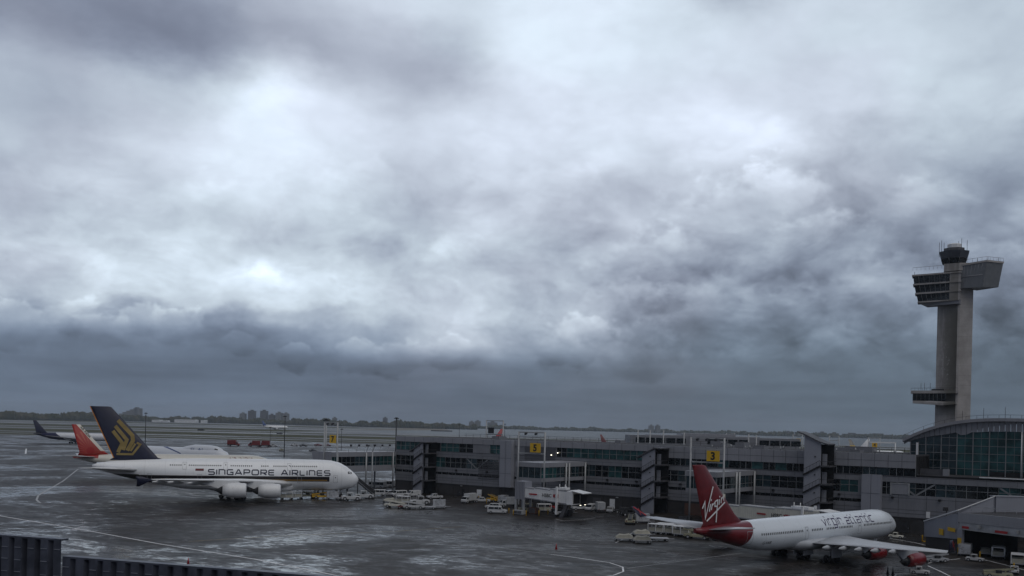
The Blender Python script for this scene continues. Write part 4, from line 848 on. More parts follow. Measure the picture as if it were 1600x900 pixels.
# ---------------------------------------------------------------- jet bridges
def jet_bridge(p0, p1, z0, z1, label, col, rot_h, text, leg_at=.8, hw=1.55, trot=(3.2, 8.2)):
    p0, p1 = Vector((*p0, 0)), Vector((*p1, 0)); d_ = p1-p0; L = d_.length; yaw = math.atan2(d_.y, d_.x)
    r = thing('jet_bridge', label, 'jet bridge', p0, yaw, None)
    mb = MB(); mb.box(-1.3, 1.5, -1.7, 1.7, trot[0], trot[1])
    for k in range(7): mb.box(-1.3+k*.45-.03, -1.3+k*.45+.03, -1.74, -1.7, trot[0], trot[1], 1)
    ro = mb.build('rotunda', ['pier' if col == 'white' else col, 'louver'], r)
    for x, y in ((-1.1, -1.5), (1.3, -1.5), (-1.1, 1.5), (1.3, 1.5)):
        mb = MB(); mb.box(x-.25, x+.25, y-.2, y+.2, 0, trot[0]); mb.build('support_leg', 'pole', r)
    def zz(x): return z0+(z1-z0)*x/L
    for (a, b, h, w_) in ((1.5, L*.3, 2.5, hw-.2), (L*.27, L*.62, 2.8, hw-.08), (L*.58, L*.9, 3.1, hw+.06)):
        mb = MB(); za, zb = zz(a), zz(b)
        mb.prism([(a, -w_, za), (b, -w_, zb), (b, -w_, zb+h), (a, -w_, za+h)], (0, 2*w_, 0))
        n = int((b-a)/.5)
        for k in range(1, n):
            x = a+(b-a)*k/n; mb.box(x-.05, x+.05, -w_-.05, -w_, zz(x)+.15, zz(x)+h-.12, 0)
        mb.prism([(a, -w_-.07, za+h-.12), (b, -w_-.07, zb+h-.12), (b, -w_-.07, zb+h+.06), (a, -w_-.07, za+h+.06)], (0, 2*w_+.14, 0), 1)
        mb.prism([(a, -w_-.07, za-.1), (b, -w_-.07, zb-.1), (b, -w_-.07, zb+.12), (a, -w_-.07, za+.12)], (0, 2*w_+.14, 0), 1)
        mb.build('tunnel', [col, 'fascia' if col == 'white' else 'grey'], r)
    zc = z1; a, b = L*.9, L+2.0
    mb = MB(); mb.box(a, a+1.6, -hw-.5, hw+.5, zc-.1, zc+3.2); cb = mb.build('cab', col, r)
    mb = MB(); mb.prism([(a+1.6, -hw-.6, zc+3.3), (b+1.0, -hw-.6, zc+2.8), (b+1.0, -hw-.6, zc+2.95), (a+1.0, -hw-.6, zc+3.5)], (0, 2*hw+1.2, 0)); mb.build('canopy', 'white', cb)
    mb = MB(); mb.box(a+1.6, b, hw+.2, hw+.4, zc, zc+2.8); mb.box(a+1.6, b, -hw-.4, hw+.4, zc-.25, zc); mb.build('cab_side', 'dark', cb)
    mb = MB(); mb.quad((a+1.62, -hw, zc+.2), (a+1.62, hw, zc+.2), (a+1.62, hw, zc+2.6), (a+1.62, -hw, zc+2.6)); mb.build('cab_opening', 'void', cb)
    x = L*leg_at
    mb = MB()
    for s in (-1, 1): mb.box(x-.22, x+.22, s*(hw+.55)-.2, s*(hw+.55)+.2, .6, zz(x)+3.9)
    mb.box(x-.25, x+.25, -hw-.8, hw+.8, .7, 1.3); mb.box(x-.2, x+.2, -hw-.6, hw+.6, zz(x)-.5, zz(x)-.12); lg = mb.build('drive_column', 'white', r)
    for s in (-1, 1):
        for q in (-.45, .45):
            mb = MB(); mb.tube((x+q, s*1.0-.2, .5), (x+q, s*1.0+.2, .5), .5, n=14); mb.build('wheel', 'black', lg)
    mb = MB(); mb.prism([(L*.86, -hw-1.4, 0), (L*.80, -hw-1.4, 0), (L*.90, -hw-1.4, zc), (L*.96, -hw-1.4, zc)], (0, .8, 0)); mb.box(L*.9, L*.98, -hw-1.5, -hw-.5, zc-.1, zc+.05); mb.build('service_stair', 'louver', r)
    mb = MB()
    for q in range(2): mb.tube((L*.72+q*1.6, -.8, zz(L*.75)+3.1), (L*.72+q*1.6, -.8, zz(L*.75)+4.5), .08); 
    mb.box(L*.70, L*.84, -1, 1, zz(L*.75)+3.2, zz(L*.75)+3.7); mb.build('roof_equipment', 'white', r)
    if text:
        tx = L*text[1]; o = text_mesh('HSBC', 1.15, 'ink', 'lettering', r, (tx, -hw-.15, zz(tx)+1.0), (1, 0, 0), (0, 0, 1), bold=.01)
        mb = MB(); q = tx+2.6
        for s in (-1, 1): mb.add([(q, -hw-.16, zz(tx)+1.4), (q+s*.75, -hw-.16, zz(tx)+1.85), (q+s*.75, -hw-.16, zz(tx)+.95)], [(0, 1, 2)])
        for s in (-1, 1): mb.add([(q, -hw-.165, zz(tx)+1.4), (q-.5, -hw-.165, zz(tx)+1.4+s*.45), (q+.5, -hw-.165, zz(tx)+1.4+s*.45)], [(0, 1, 2)])
        mb.build('hexagon_logo', 'red', r, recalc=False)
        mb = MB(); mb.quad((tx-5.2, -hw-.15, zz(tx)+1.25), (tx-2.8, -hw-.15, zz(tx)+1.25), (tx-2.8, -hw-.15, zz(tx)+1.6), (tx-5.2, -hw-.15, zz(tx)+1.6)); mb.build('red_stripe', 'red', r, recalc=False)
    return r, L, zz
jb5, L5, _ = jet_bridge((3.2, 240.8), (16.0, 232.0), 4.2, 3.2, 'white jet bridge below the gate 5 sign, with square rotunda at its left', 'white', 5, (1, .52), leg_at=.72, trot=(3.6, 8.1))
for y in (-1.0, 1.2):
    mb = MB(); mb.box(L5+1.6, L5+1.9, y-.15, y+.15, 3.05, 3.25); mb.build('cab_lamp', 'lamp', jb5)
jet_bridge((46.4, 217.5), (64.6, 192.5), 3.0, 3.0, 'long cream ribbed jet bridge running behind the red-tailed airliner', 'cream', 5, (1, .6), leg_at=.82, trot=(3.0, 7.6))

# ---------------------------------------------------------------- control tower
TX, TD = at(1489, 690, 375)[0], 375
m_conc = None
def conc():
    m = bpy.data.materials.new('tower_concrete'); m.use_nodes = True; t = NT(m.node_tree); b = t.n['Principled BSDF']; tc = t.new('ShaderNodeTexCoord'); o = tc.outputs['Object']; X = t.xyz(o)
    f = t.noise(o, .25, 6, .6); c = t.mix(t.ss(f, .3, .7), (.31, .295, .285), (.42, .40, .395))
    lv = t.m('PINGPONG', X[2], 1.9); c = t.mix(t.m('MULTIPLY', LT(t, lv, .07), .35), c, (.15, .14, .13))
    # algae stain running down the left face beside the corner groove
    s = t.noise(t.comb(t.m('MULTIPLY', X[0], .9), X[1], t.m('MULTIPLY', X[2], .10)), .8, 6, .7, .4)
    k = t.m('MULTIPLY', t.ss(X[0], -9.5, -.3), t.m('MULTIPLY', LT(t, X[0], .6), t.m('MULTIPLY', t.ss(X[2], 24, 34), t.ss(X[2], 92, 60, .55, 1.0))))
    st = t.ss(t.m('ADD', s, t.m('MULTIPLY', k, .42)), .56, .72); c = t.mix(t.m('MULTIPLY', st, t.m('MULTIPLY', k, .85)), c, (.085, .08, .06))
    w_ = t.ss(t.noise(t.comb(X[0], X[1], t.m('MULTIPLY', X[2], .9)), 1.1, 4, .6), .60, .64)
    pz = AND(t, GT(t, X[2], 42), LT(t, X[2], 58), LT(t, X[0], -2.2), GT(t, X[0], -7)); c = t.mix(AND(t, w_, pz, t.ss(X[2], 42, 50, .3, .8)), c, (.42, .41, .39))
    t.put(b.inputs['Base Color'], c); b.inputs['Roughness'].default_value = .85; return m
mc = conc()
tw = thing('control_tower', 'tall concrete control tower with cantilevered pods and dark glass cab at right', 'control tower', (TX, TD, 0), -math.atan2(TX, TD)); tw.scale = (.91, .91, 1)
# shaft: two faces meeting at a groove edge that faces the camera
K = [(-7.4, 3.2), (1.0, -1.5), (6.5, 1.0), (6.5, 11), (-7.4, 11)]
mb = MB(); mb.prism([(x, y, 0) for x, y in K], (0, 0, 83.5)); mb.build('shaft', mc, tw)
mb = MB(); mb.box(.45, 1.4, -1.75, -.9, 0, 82); mb.build('corner_groove', mc, tw)
def zt(y): return at(1490, y, 375)[2]
def pod(levels, name, mat, holder=tw, cap=True):
    mb = MB(); mb.loft([[(x, y, z) for x, y in pl] for z, pl in levels], 0, False); return mb.build(name, mat, holder)
# left pod with three window levels (stepped cantilever)
z0, z1 = zt(478), zt(424)
def lp(x0, z, f=0): return (z, [(x0, 1.2+f), (1.2, -4.0), (2.4, 2), (x0, 7)])
pod([lp(-11.5, zt(476)), lp(-15.2, zt(469))], 'pod_soffit', 'fascia')
lv = [(zt(469), zt(457.5), -15.2, -16.0), (zt(455), zt(443), -16.2, -16.9), (zt(440.5), zt(428.5), -17.0, -17.4)]
for (za, zb, xa, xb) in lv:
    mb = MB(); mb.loft([[(xa, 1.0, za), (.9, -3.8, za), (1.4, 5, za), (xa, 7, za)], [(xb, 1.0, zb), (.9, -3.8, zb), (1.4, 5, zb), (xb, 7, zb)]], 0, False); o = mb.build('window_band', 'gdark', tw)
    mb = MB()
    for k in range(1, 8):
        f = k/8.6; mb.tube((xa+(.9-xa)*f, 1.0-4.8*f-.1, za), (xb+(.9-xb)*f, 1.0-4.8*f-.1, zb), .07, n=4)
    mb.build('mullions', 'frame', o)
    mb = MB(); mb.prism([(-2.8, -3.1, za), (1.5, -4.1, za), (1.5, -4.1, zb), (-2.8, -3.1, zb)], (0, 3, 0)); mb.build('blank_panel', mc, tw)
    mb = MB(); mb.prism([(xb-.5, .6, zb), (1.6, -4.6, zb), (2.2, 5, zb), (xb-.5, 7.4, zb)], (0, 0, .6)); mb.build('floor_slab', mc, tw)
mb = MB(); mb.prism([(-15.4, .6, zt(469)-.5), (1.2, -4.4, zt(469)-.5), (2, 5, zt(469)-.5), (-15.4, 7.3, zt(469)-.5)], (0, 0, .5)); mb.build('floor_slab', mc, tw)
# right pod, panelled box
za, zb = zt(450.5), zt(414)
mb = MB(); mb.loft([[(1.4, -2.6, zt(452)), (9.9, -4.9, zt(452)), (16.0, 1.0, za), (8, 9, za)], [(1.4, -2.6, zt(418)), (11.2, -5.4, zb), (17.6, 1.0, zb), (9, 9, zb)]], 0, False); rp = mb.build('panelled_pod', pm('pod_cladding', (.15, .16, .175), .45, var=.1, streak=.3), tw)
mb = MB()
for k in range(1, 7): f = k/7; mb.tube((1.4+7.4*f, -2.65-1.6*f, zt(452)), (1.4+9.8*f, -2.65-2.8*f, zt(418)+(zb-zt(418))*f), .07, n=4)
mb.tube((1.4, -2.75, zt(435)), (9.9, -4.9, zt(433)), .22, n=4); mb.tube((9.9, -4.9, zt(433)), (15.7, 1.0, zt(433)), .12, n=4); mb.build('panel_joints', 'fascia', rp)
mb = MB(); mb.prism([(1.4, -3, zb-.9), (11.4, -5.7, zb), (17.9, 1.0, zb), (9, 9.2, zb), (1.4, 7, zb-.9)], (0, 0, .7)); mb.build('roof_deck', mc, tw)
# rooftop block, cab, radome
mb = MB(); mb.prism([(-5.2, -1.5, zt(424)), (1, -3.2, zt(424)), (8.5, -.8, zt(424)), (8.5, 8, zt(424)), (-5.2, 8, zt(424))], (0, 0, zt(410)-zt(424)-.6)); mb.build('roof_block', mc, tw)
def octo(r, z, cx=-1.3, cy=2.6): return [(cx+r*math.cos((k+.5)*math.pi/4), cy+r*math.sin((k+.5)*math.pi/4), z) for k in range(8)]
mb = MB(); mb.loft([octo(4.6, zt(411)), octo(5.4, zt(403))], 0, False); cab = mb.build('cab_glazing', 'gdark', tw)
mb = MB()
for k in range(8):
    a, b = octo(4.7, zt(411))[k], octo(5.5, zt(403))[k]; mb.tube(a, b, .12, n=4)
mb.build('mullions', 'louver', cab)
mb = MB(); mb.loft([octo(5.6, zt(403)), octo(6.4, zt(392))], 0, False); mb.build('cab_fascia', pm('cab_navy', (.045, .05, .065), .4), tw)
mb = MB(); mb.loft([octo(4.4, zt(392)), octo(4.3, zt(386.5))], 0, False); mb.build('upper_ring', 'louver', tw)
mb = MB(); mb.loft([octo(3.0, zt(387)), octo(3.0, zt(380.5)), octo(2.4, zt(379))], 0, False); mb.build('radome', 'white', tw)
mb = MB()
for (x, y, h) in ((1467.5, 391, 15), (1471, 389, 16), (1475, 386, 9), (1502.5, 385, 13), (1511, 390, 14), (1498, 380, 4), (1527, 411, 6), (1543, 411, 7), (1559, 412, 5), (1428, 424, 4)):
    X_, _, Z_ = at(x, y, 375); mb.tube((X_-TX, 1, Z_-2), (X_-TX, 1, at(x, y-h, 375)[2]), .09, n=5)
mb.build('antennas', 'dark', tw)
mb = MB()
def rail(pts, h):
    for a, b in zip(pts, pts[1:]):
        a, b = Vector(a), Vector(b); n = max(2, int((b-a).length/1.6))
        for k in range(n+1): q = a+(b-a)*k/n; mb.tube(q, q+Vector((0, 0, h)), .05, n=4)
        mb.tube(a+Vector((0, 0, h)), b+Vector((0, 0, h)), .06, n=4)
rail([(-17.6, .8, z1+1.0), (-6, -2.4, z1+1.0)], 1.3); rail([(4, -3.8, zb+.2), (11.2, -5.5, zb+.7), (17.7, 1.0, zb+.7)], 1.3)
mb.build('roof_railing', 'pole', tw)
# lower balcony pod
za, zb = zt(631), zt(611)
mb = MB(); mb.prism([(-16.4, 1, za+.2), (-5, -2.6, za-.7), (1.0, -4, za-.2), (1.6, 5, za-.2), (-16.4, 6.5, za+.2)], (0, 0, .9)); mb.build('balcony_floor', mc, tw)
mb = MB(); mb.prism([(-16.4, 1.2, za+1.1), (-3.2, -2.4, za+1.1), (-3.2, 6, za+1.1), (-16.4, 6.4, za+1.1)], (0, 0, 2.9)); o = mb.build('window_band', 'gdark', tw)
mb = MB()
for k in range(9): f = k/8; mb.tube((-16.4+13.2*f, 1.1-3.6*f, za+1.1), (-16.4+13.2*f, 1.1-3.6*f, za+4.0), .06, n=4)
mb.build('mullions', 'frame', o)
mb = MB(); mb.prism([(-17.2, .9, za+4.0), (1.6, -4.4, za+4.0), (1.6, 5, za+4.0), (-17.2, 6.6, za+4.0)], (0, 0, 1.1)); mb.build('balcony_roof', mc, tw)
mb = MB(); rail([(-17.2, 1, za+5.1), (1.4, -4.2, za+5.1)], 1.0)
for x in (-13.2, -11.8, -9.5): mb.tube((x, 1.5, za+5), (x, 1.5, za+8.2), .08, n=5)
mb.box(-9, -4, 0, 2, za+5.1, za+5.8); mb.build('balcony_railing', 'dark', tw)

# ---------------------------------------------------------------- baggage shed at lower right
A0, B0 = Vector(at(1444, 838, 192)), Vector(at(1496.5, 842.7, 179)); A0.z = 1.8; B0.z = 2.8
sh = thing('baggage_shed', 'low light grey baggage shed with dark open bay in lower right corner', 'shed', (B0.x, B0.y, 0)); sinv = Matrix.Translation(-Vector((B0.x, B0.y, 0)))
def sp_(mb, nm, m, par=sh): o = mb.build(nm, m, None); o.data.transform(sinv); o.parent = par; return o
At, Bt = Vector(at(1444, 814.7, 192)), Vector(at(1496.5, 798, 179)); Q = Vector(at(1555, 776, 184))
C0 = B0+Vector((.38, -.93, 0))*30; bd = Vector((.93, .38, 0))
mb = MB(); mb.prism([A0, B0, (B0.x, B0.y, 7.7), At], (.5, .05, 0)); sp_(mb, 'side_wall', 'pier')
mb = MB(); mb.prism([(A0.x+.3, A0.y, 0), (B0.x+.3, B0.y, 0), (B0.x+.3, B0.y, 2.8), (A0.x+.3, A0.y, 1.8)], (.3, 0, 0)); sp_(mb, 'plinth', 'base')
f0 = Vector((B0.x+.02, B0.y, 0)); fd = Vector((.38, -.93, 0))
def fr(s, z, o=0.0): v = f0+fd*s-bd*o; return (v.x, v.y, z)
mb = MB(); mb.prism([fr(0, 6.0), fr(30, 6.5), fr(30, 8.3), fr(0, 7.75)], bd*.4); mb.prism([fr(0, 4.85, -.15), fr(30, 5.0, -.15), fr(30, 6.48, -.15), fr(0, 5.98, -.15)], bd*.4, 1); sp_(mb, 'lintel_wall', ['fascia', 'grey'])
mb = MB(); mb.prism([fr(0, 0), fr(.9, 0), fr(.9, 4.85), fr(0, 4.85)], bd*.6); sp_(mb, 'corner_column', 'pier')
mb = MB()
for s0 in (1.1,): mb.prism([fr(s0, 4.7, .12), fr(30, 4.85, .12), fr(30, 5.05, .12), fr(s0, 4.9, .12)], bd*.1)
sp_(mb, 'bay_trim', 'pole')
for s0, s1 in ((1.0, 2.5), (8.2, 10.8)):
    mb = MB(); mb.prism([fr(s0, 4.95, .16), fr(s1, 4.97, .16), fr(s1, 5.42, .16), fr(s0, 5.4, .16)], bd*.05); sp_(mb, 'red_sign', 'red')
for s0 in (4.5, 12.5): mb = MB(); mb.prism([fr(s0, 5.3, .5), fr(s0+.5, 5.3, .5), fr(s0+.5, 5.9, .5), fr(s0, 5.9, .5)], bd*.5); sp_(mb, 'wall_lamp', 'pole')
mb = MB(); mb.prism([fr(0, 7.6, -.3), fr(30, 8.1, -.3), tuple(Vector(fr(30, 8.1, -.3))+bd*30), tuple(Vector(fr(0, 7.6, -.3))+bd*30)], (0, 0, .12)); sp_(mb, 'roof', 'roof')
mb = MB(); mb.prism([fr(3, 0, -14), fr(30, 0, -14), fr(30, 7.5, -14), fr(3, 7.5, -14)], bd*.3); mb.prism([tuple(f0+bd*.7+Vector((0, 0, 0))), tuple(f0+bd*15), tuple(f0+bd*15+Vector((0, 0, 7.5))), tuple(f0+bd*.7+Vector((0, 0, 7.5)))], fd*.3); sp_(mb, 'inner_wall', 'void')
mb = MB(); mb.prism([(Bt.x+.02, Bt.y+.3, 7.4), (Q.x, Q.y, 7.4), Q, Bt], (.15, .35, 0)); mb.prism([(At.x, At.y, At.z-.02), (Bt.x, Bt.y, Bt.z-.02), Bt+Vector((0, 0, .18)), At+Vector((0, 0, .18))], (-.18, -.1, 0), 1); mb.prism([Bt, Q, Q+Vector((0, 0, .2)), Bt+Vector((0, 0, .18))], (-.1, -.2, 0), 1)
sp_(mb, 'ramp_parapet', ['pier', 'white'])
mb = MB(); mb.box(Q.x, Q.x+24, Q.y-.4, Q.y+2, 7.0, Q.z); mb.box(Q.x-.1, Q.x+24.1, Q.y-.5, Q.y+2.1, Q.z, Q.z+.15, 1); sp_(mb, 'upper_block', ['pier', 'fascia'])
mb = MB()
for k in range(12): q = Vector(fr(2+k*2.4, 8.2, -1)); mb.tube(q, q+Vector((0, 0, .9)), .04, n=4)
mb.tube(fr(2, 9.1, -1), fr(28.4, 9.1, -1), .04, n=4); sp_(mb, 'roof_railing', 'pole')
for (x, y, w_, h_) in ((1472.5, 831, 6, 10), (1488.5, 827.5, 10, 6)):
    k = (x-1444)/52.5; D = 192-13*k; c = Vector(at(x, y, D)); dn = (B0-A0); dn.z = 0; dn.normalize(); o_ = Vector((-.95, -.1, 0))*.25; hw_, hh_ = w_*.27*.5/.45, h_*.118*.5
    mb = MB(); a_ = c+o_-dn*hw_*.45; b_ = c+o_+dn*hw_*.45
    mb.prism([a_-Vector((0, 0, hh_)), b_-Vector((0, 0, hh_)), b_+Vector((0, 0, hh_)), a_+Vector((0, 0, hh_))], (-.06, 0, 0)); sp_(mb, 'warning_sign', 'ochre')
mb = MB(); mb.prism([fr(-.02, 1.9, .1), fr(.85, 1.9, .1), fr(.85, 3.1, .1), fr(-.02, 3.1, .1)], bd*.05); sp_(mb, 'warning_sign', 'ochre')
# ---------------------------------------------------------------- corrugated foreground screen
cw = thing('corrugated_wall', 'dark corrugated metal screen wall with stepped top in the lower left corner', 'wall', (-12, 30.2, 0))
def screen(x0, x1, zt_, name):
    pa, pb = Vector((-17.1, 32, 0)), Vector((-5.7, 28.5, 0)); dd = (pb-pa).normalized(); nn = Vector((dd.y, -dd.x, 0)); L0 = x0; mb = MB(); poly = []
    s = L0
    while s < x1:
        for ds, o_ in ((0, 0), (.30, .0), (.36, -.16), (.47, -.16)): 
            if s+ds <= x1+.01: poly.append(pa+dd*(s+ds)+nn*o_)
        s += .53
    n = len(poly); vs = [tuple(p) for p in poly]+[(p.x, p.y, zt_) for p in poly]; mb.add(vs, [(i, i+1, n+i+1, n+i) for i in range(n-1)])
    s = L0
    while s < x1-.3:
        for k in range(14):
            z = zt_-.28-k*.42-(random.random()*.05); a = pa+dd*(s+.03)+nn*.012; b = pa+dd*(s+.27)+nn*.012
            if random.random() < .8: mb.prism([(a.x, a.y, z), (b.x, b.y, z), (b.x, b.y, z+.018), (a.x, a.y, z+.018)], nn*.02, 1)
        s += .53
    a, b = pa+dd*L0, pa+dd*x1; mb.prism([(a.x, a.y, zt_), (b.x, b.y, zt_), (b.x, b.y, zt_+.06), (a.x, a.y, zt_+.06)], nn*-.3, 0)
    o = mb.build(name, [pm('screen_steel', (.075, .083, .11), .42, .3, var=.3, scale=1.5, streak=.4), pm('fastener_steel', (.35, .37, .42), .35, .6)], None); o.data.transform(Matrix.Translation(-cw.location)); o.parent = cw
cw.location = (-12, 30.2, 0); 
screen(-4, 2.68, 17.88, 'tall_panel'); screen(2.72, 13.5, 17.33, 'low_panel')

# ---------------------------------------------------------------- ground vehicles
def wheels(root, xs, w_, r=.36):
    for x in xs:
        for s in (-1, 1):
            mb = MB(); mb.tube((x, s*w_-.12, r), (x, s*w_+.12, r), r, n=14); wl_ = mb.build('wheel', 'black', root)
            mb = MB(); mb.tube((x, s*(w_+.125)-.02, r), (x, s*(w_+.125)+.02, r), r*.55, n=10); mb.build('hub', 'grey', wl_)
def shell(root, prof, w_, mat, inset=.14, zin=1.2, name='body'):
    mb = MB(); 
    def y(z): return w_-(inset*max(0, z-zin)/.9)
    n = len(prof); vs = [(x, -y(z), z) for x, z in prof]+[(x, y(z), z) for x, z in prof]
    mb.add(vs, [tuple(range(n)), tuple(range(2*n-1, n-1, -1))]+[(i, (i+1) % n, n+(i+1) % n, n+i) for i in range(n)])
    o = mb.build(name, mat, root)
    bv = o.modifiers.new('b', 'BEVEL'); bv.width = .06; bv.segments = 2; bv.limit_method = 'ANGLE'
    return o, y
def sidewin(root, y, spans, z0, z1, mat='gdark'):
    for x0, x1, dx0, dx1 in spans:
        for s in (-1, 1):
            mb = MB(); mb.quad((x0, s*(y(z0)+.015), z0), (x1, s*(y(z0)+.015), z0), (x1+dx1, s*(y(z1)+.015), z1), (x0+dx0, s*(y(z1)+.015), z1)); mb.build('side_window', mat, root, recalc=False)
def lights(root, xf, xr, w_, z):
    for s in (-1, 1):
        mb = MB(); mb.box(xf-.02, xf+.05, s*w_*.75-.16, s*w_*.75+.16, z-.1, z+.1); mb.build('headlight', 'silver', root)
        mb = MB(); mb.box(xr-.05, xr+.02, s*w_*.8-.1, s*w_*.8+.1, z-.05, z+.3); mb.build('tail_light', 'dred', root)
    mb = MB(); mb.box(xf, xf+.12, -w_*.95, w_*.95, .32, .55); mb.build('bumper', 'dark', root); mb = MB(); mb.box(xr-.12, xr, -w_*.95, w_*.95, .32, .55); mb.build('bumper', 'dark', root)
def wscreen(root, y, x0, z0, x1, z1):
    mb = MB(); a = .93; mb.quad((x0+.03, -y(z0)*a, z0), (x0+.03, y(z0)*a, z0), (x1+.03, y(z1)*a, z1+.0), (x1+.03, -y(z1)*a, z1)); mb.build('windscreen', 'gdark', root, recalc=False)
def mk_van(t, mat, windowed=True):
    b, y = shell(t, [(-2.8, .35), (2.75, .35), (2.8, .95), (1.75, 1.22), (1.15, 2.0), (.9, 2.1), (-2.7, 2.12), (-2.8, 1.9)], 1.0, mat)
    wscreen(t, y, 1.75, 1.25, 1.2, 1.95); sidewin(t, y, [(.55, 1.4, .05, -.35)], 1.25, 1.85)
    if windowed: sidewin(t, y, [(-.75, .45, 0, 0), (-2.5, -.9, .1, 0)], 1.28, 1.85)
    lights(t, 2.8, -2.8, 1.0, .85); wheels(t, (-1.75, 1.85), .9)
    mb = MB(); mb.quad((-2.83, -.75, 1.3), (-2.83, .75, 1.3), (-2.8, .68, 1.85), (-2.8, -.68, 1.85)); mb.build('rear_window', 'gdark', t, recalc=False)
def mk_pickup(t, mat):
    b, y = shell(t, [(-2.7, .45), (2.65, .45), (2.7, 1.0), (1.35, 1.15), (.75, 1.75), (-.7, 1.78), (-.85, 1.15), (-2.7, 1.12)], .95, mat)
    wscreen(t, y, 1.35, 1.17, .8, 1.7); sidewin(t, y, [(.05, 1.05, .0, -.35), (-.65, -.05, 0, 0)], 1.2, 1.65)
    mb = MB(); mb.box(-2.6, -.95, -.8, .8, 1.125, 1.14); mb.build('cargo_bed', 'dark', t); lights(t, 2.7, -2.7, .95, .8); wheels(t, (-1.7, 1.75), .86, .4)
def mk_suv(t, mat):
    b, y = shell(t, [(-2.3, .4), (2.25, .4), (2.3, .95), (1.2, 1.1), (.6, 1.72), (-2.0, 1.75), (-2.3, 1.1)], .93, mat)
    wscreen(t, y, 1.2, 1.12, .65, 1.68); sidewin(t, y, [(-.1, .9, 0, -.35), (-1.1, -.2, 0, 0), (-1.95, -1.2, .12, 0)], 1.14, 1.6); lights(t, 2.3, -2.3, .93, .8); wheels(t, (-1.45, 1.45), .84)
def mk_bus(t, mat):
    b, y = shell(t, [(-3.6, .4), (3.6, .4), (3.65, 1.2), (3.3, 2.5), (3.1, 2.7), (-3.6, 2.7)], 1.15, mat, .06)
    wscreen(t, y, 3.62, 1.3, 3.32, 2.4); sidewin(t, y, [(-3.3, -1.8, 0, 0), (-1.7, -.2, 0, 0), (-.1, 1.4, 0, 0), (1.5, 2.9, 0, 0)], 1.35, 2.25); lights(t, 3.65, -3.6, 1.15, .8); wheels(t, (-2.2, 2.3), 1.04, .42)
def mk_box(t, mat):
    b, y = shell(t, [(1.2, .5), (3.1, .5), (3.15, 1.15), (2.7, 1.35), (2.25, 2.2), (1.2, 2.25)], 1.0, mat, name='cab')
    wscreen(t, y, 2.72, 1.4, 2.3, 2.1); sidewin(t, y, [(1.5, 2.4, 0, -.2)], 1.35, 2.0)
    mb = MB(); mb.box(-3.0, 1.1, -1.15, 1.15, .9, 3.1); mb.box(-3.04, -3.0, -1.0, 1.0, 1.0, 3.0, 1); mb.build('cargo_box', [mat, 'grey'], t); mb = MB(); mb.box(-3.0, 2.6, -.4, .4, .5, .85); mb.build('chassis', 'dark', t)
    lights(t, 3.15, -3.0, 1.0, .85); wheels(t, (-1.9, 2.1), .95, .42)
def mk_tug(t, mat):
    b, y = shell(t, [(-2.3, .4), (2.3, .4), (2.35, .95), (.9, 1.1), (-2.2, 1.1), (-2.3, .9)], 1.05, mat, 0)
    mb = MB(); mb.box(-.9, .5, -.9, .9, 1.9, 2.0)
    for x in (-.85, .45):
        for s in (-.85, .85): mb.tube((x, s, 1.05), (x, s, 1.95), .06, n=5)
    mb.build('canopy', mat, t); mb = MB(); mb.box(-.6, 0, -.6, .6, 1.1, 1.5); mb.build('seat', 'dark', t); lights(t, 2.35, -2.3, 1.0, .75); wheels(t, (-1.5, 1.5), 1.0, .48)
    mb = MB(); mb.box(2.4, 3.3, -.08, .08, .45, .55); mb.build('tow_hitch', 'steel', t)
def mk_loader(t, mat):
    mb = MB(); mb.box(-2.9, 2.6, -1.1, 1.1, .5, .95); mb.build('chassis', mat, t)
    mb = MB(); mb.prism([(-2.9, -.45, 1.0), (2.9, -.45, 1.7), (2.9, -.45, 1.95), (-2.9, -.45, 1.25)], (0, .9, 0)); mb.build('conveyor_belt', 'belt', t)
    mb = MB()
    for s in (-.5, .46): mb.prism([(-2.9, s, 1.05), (2.9, s, 1.75), (2.9, s, 2.05), (-2.9, s, 1.35)], (0, .05, 0))
    mb.box(1.2, 1.4, -.4, .4, .9, 1.5); mb.build('belt_frame', mat, t)
    mb = MB(); mb.box(-.6, .5, -1.1, -.5, .95, 1.6); mb.build('driver_seat', 'dark', t); lights(t, 2.6, -2.9, 1.0, .7); wheels(t, (-1.8, 1.7), 1.0, .4)
def mk_dolly(t, mat, load=None):
    mb = MB(); mb.box(-1.8, 1.8, -1.1, 1.1, .45, .6); mb.box(1.8, 3.0, -.06, .06, .4, .5); mb.build('deck', mat, t); wheels(t, (-1.3, 1.3), .95, .25)
    if load == 'container':
        mb = MB(); mb.prism([(-1.6, -1, .62), (1.2, -1, .62), (1.65, -1, 1.0), (1.65, -1, 2.2), (-1.6, -1, 2.2)], (0, 2, 0)); c_ = mb.build('cargo_container', 'silver', t)
        mb = MB(); 
        for x in (-1.6, -.5, .6, 1.6): mb.box(x-.04, x+.04, -1.03, -1.0, 1.0, 2.2)
        mb.build('container_ribs', 'grey', c_)
    if load == 'cart':
        mb = MB(); mb.box(-1.75, 1.75, -1.05, 1.05, 2.0, 2.1)
        for x in (-1.7, 0, 1.7):
            for s in (-1, 1): mb.box(x-.05, x+.05, s-.05, s+.05, .6, 2.0)
        mb.build('canopy', 'white', t); mb = MB(); mb.box(-1.6, 1.6, -.9, .9, .6, 1.3); mb.build('load', 'khaki', t)
    if load == 'cover':
        mb = MB(); mb.loft([[(x, -.95, .6), (x, -.8, h), (x, 0, h+.15), (x, .8, h), (x, .95, .6)] for x, h in ((-1.7, .75), (-1, 1.25), (0, 1.15), (.9, 1.35), (1.6, .9))], 0, False); mb.build('load', 'khaki', t)
KIND = dict(van=mk_van, pickup=mk_pickup, suv=mk_suv, bus=mk_bus, box=mk_box, tug=mk_tug, loader=mk_loader)
proto = {}
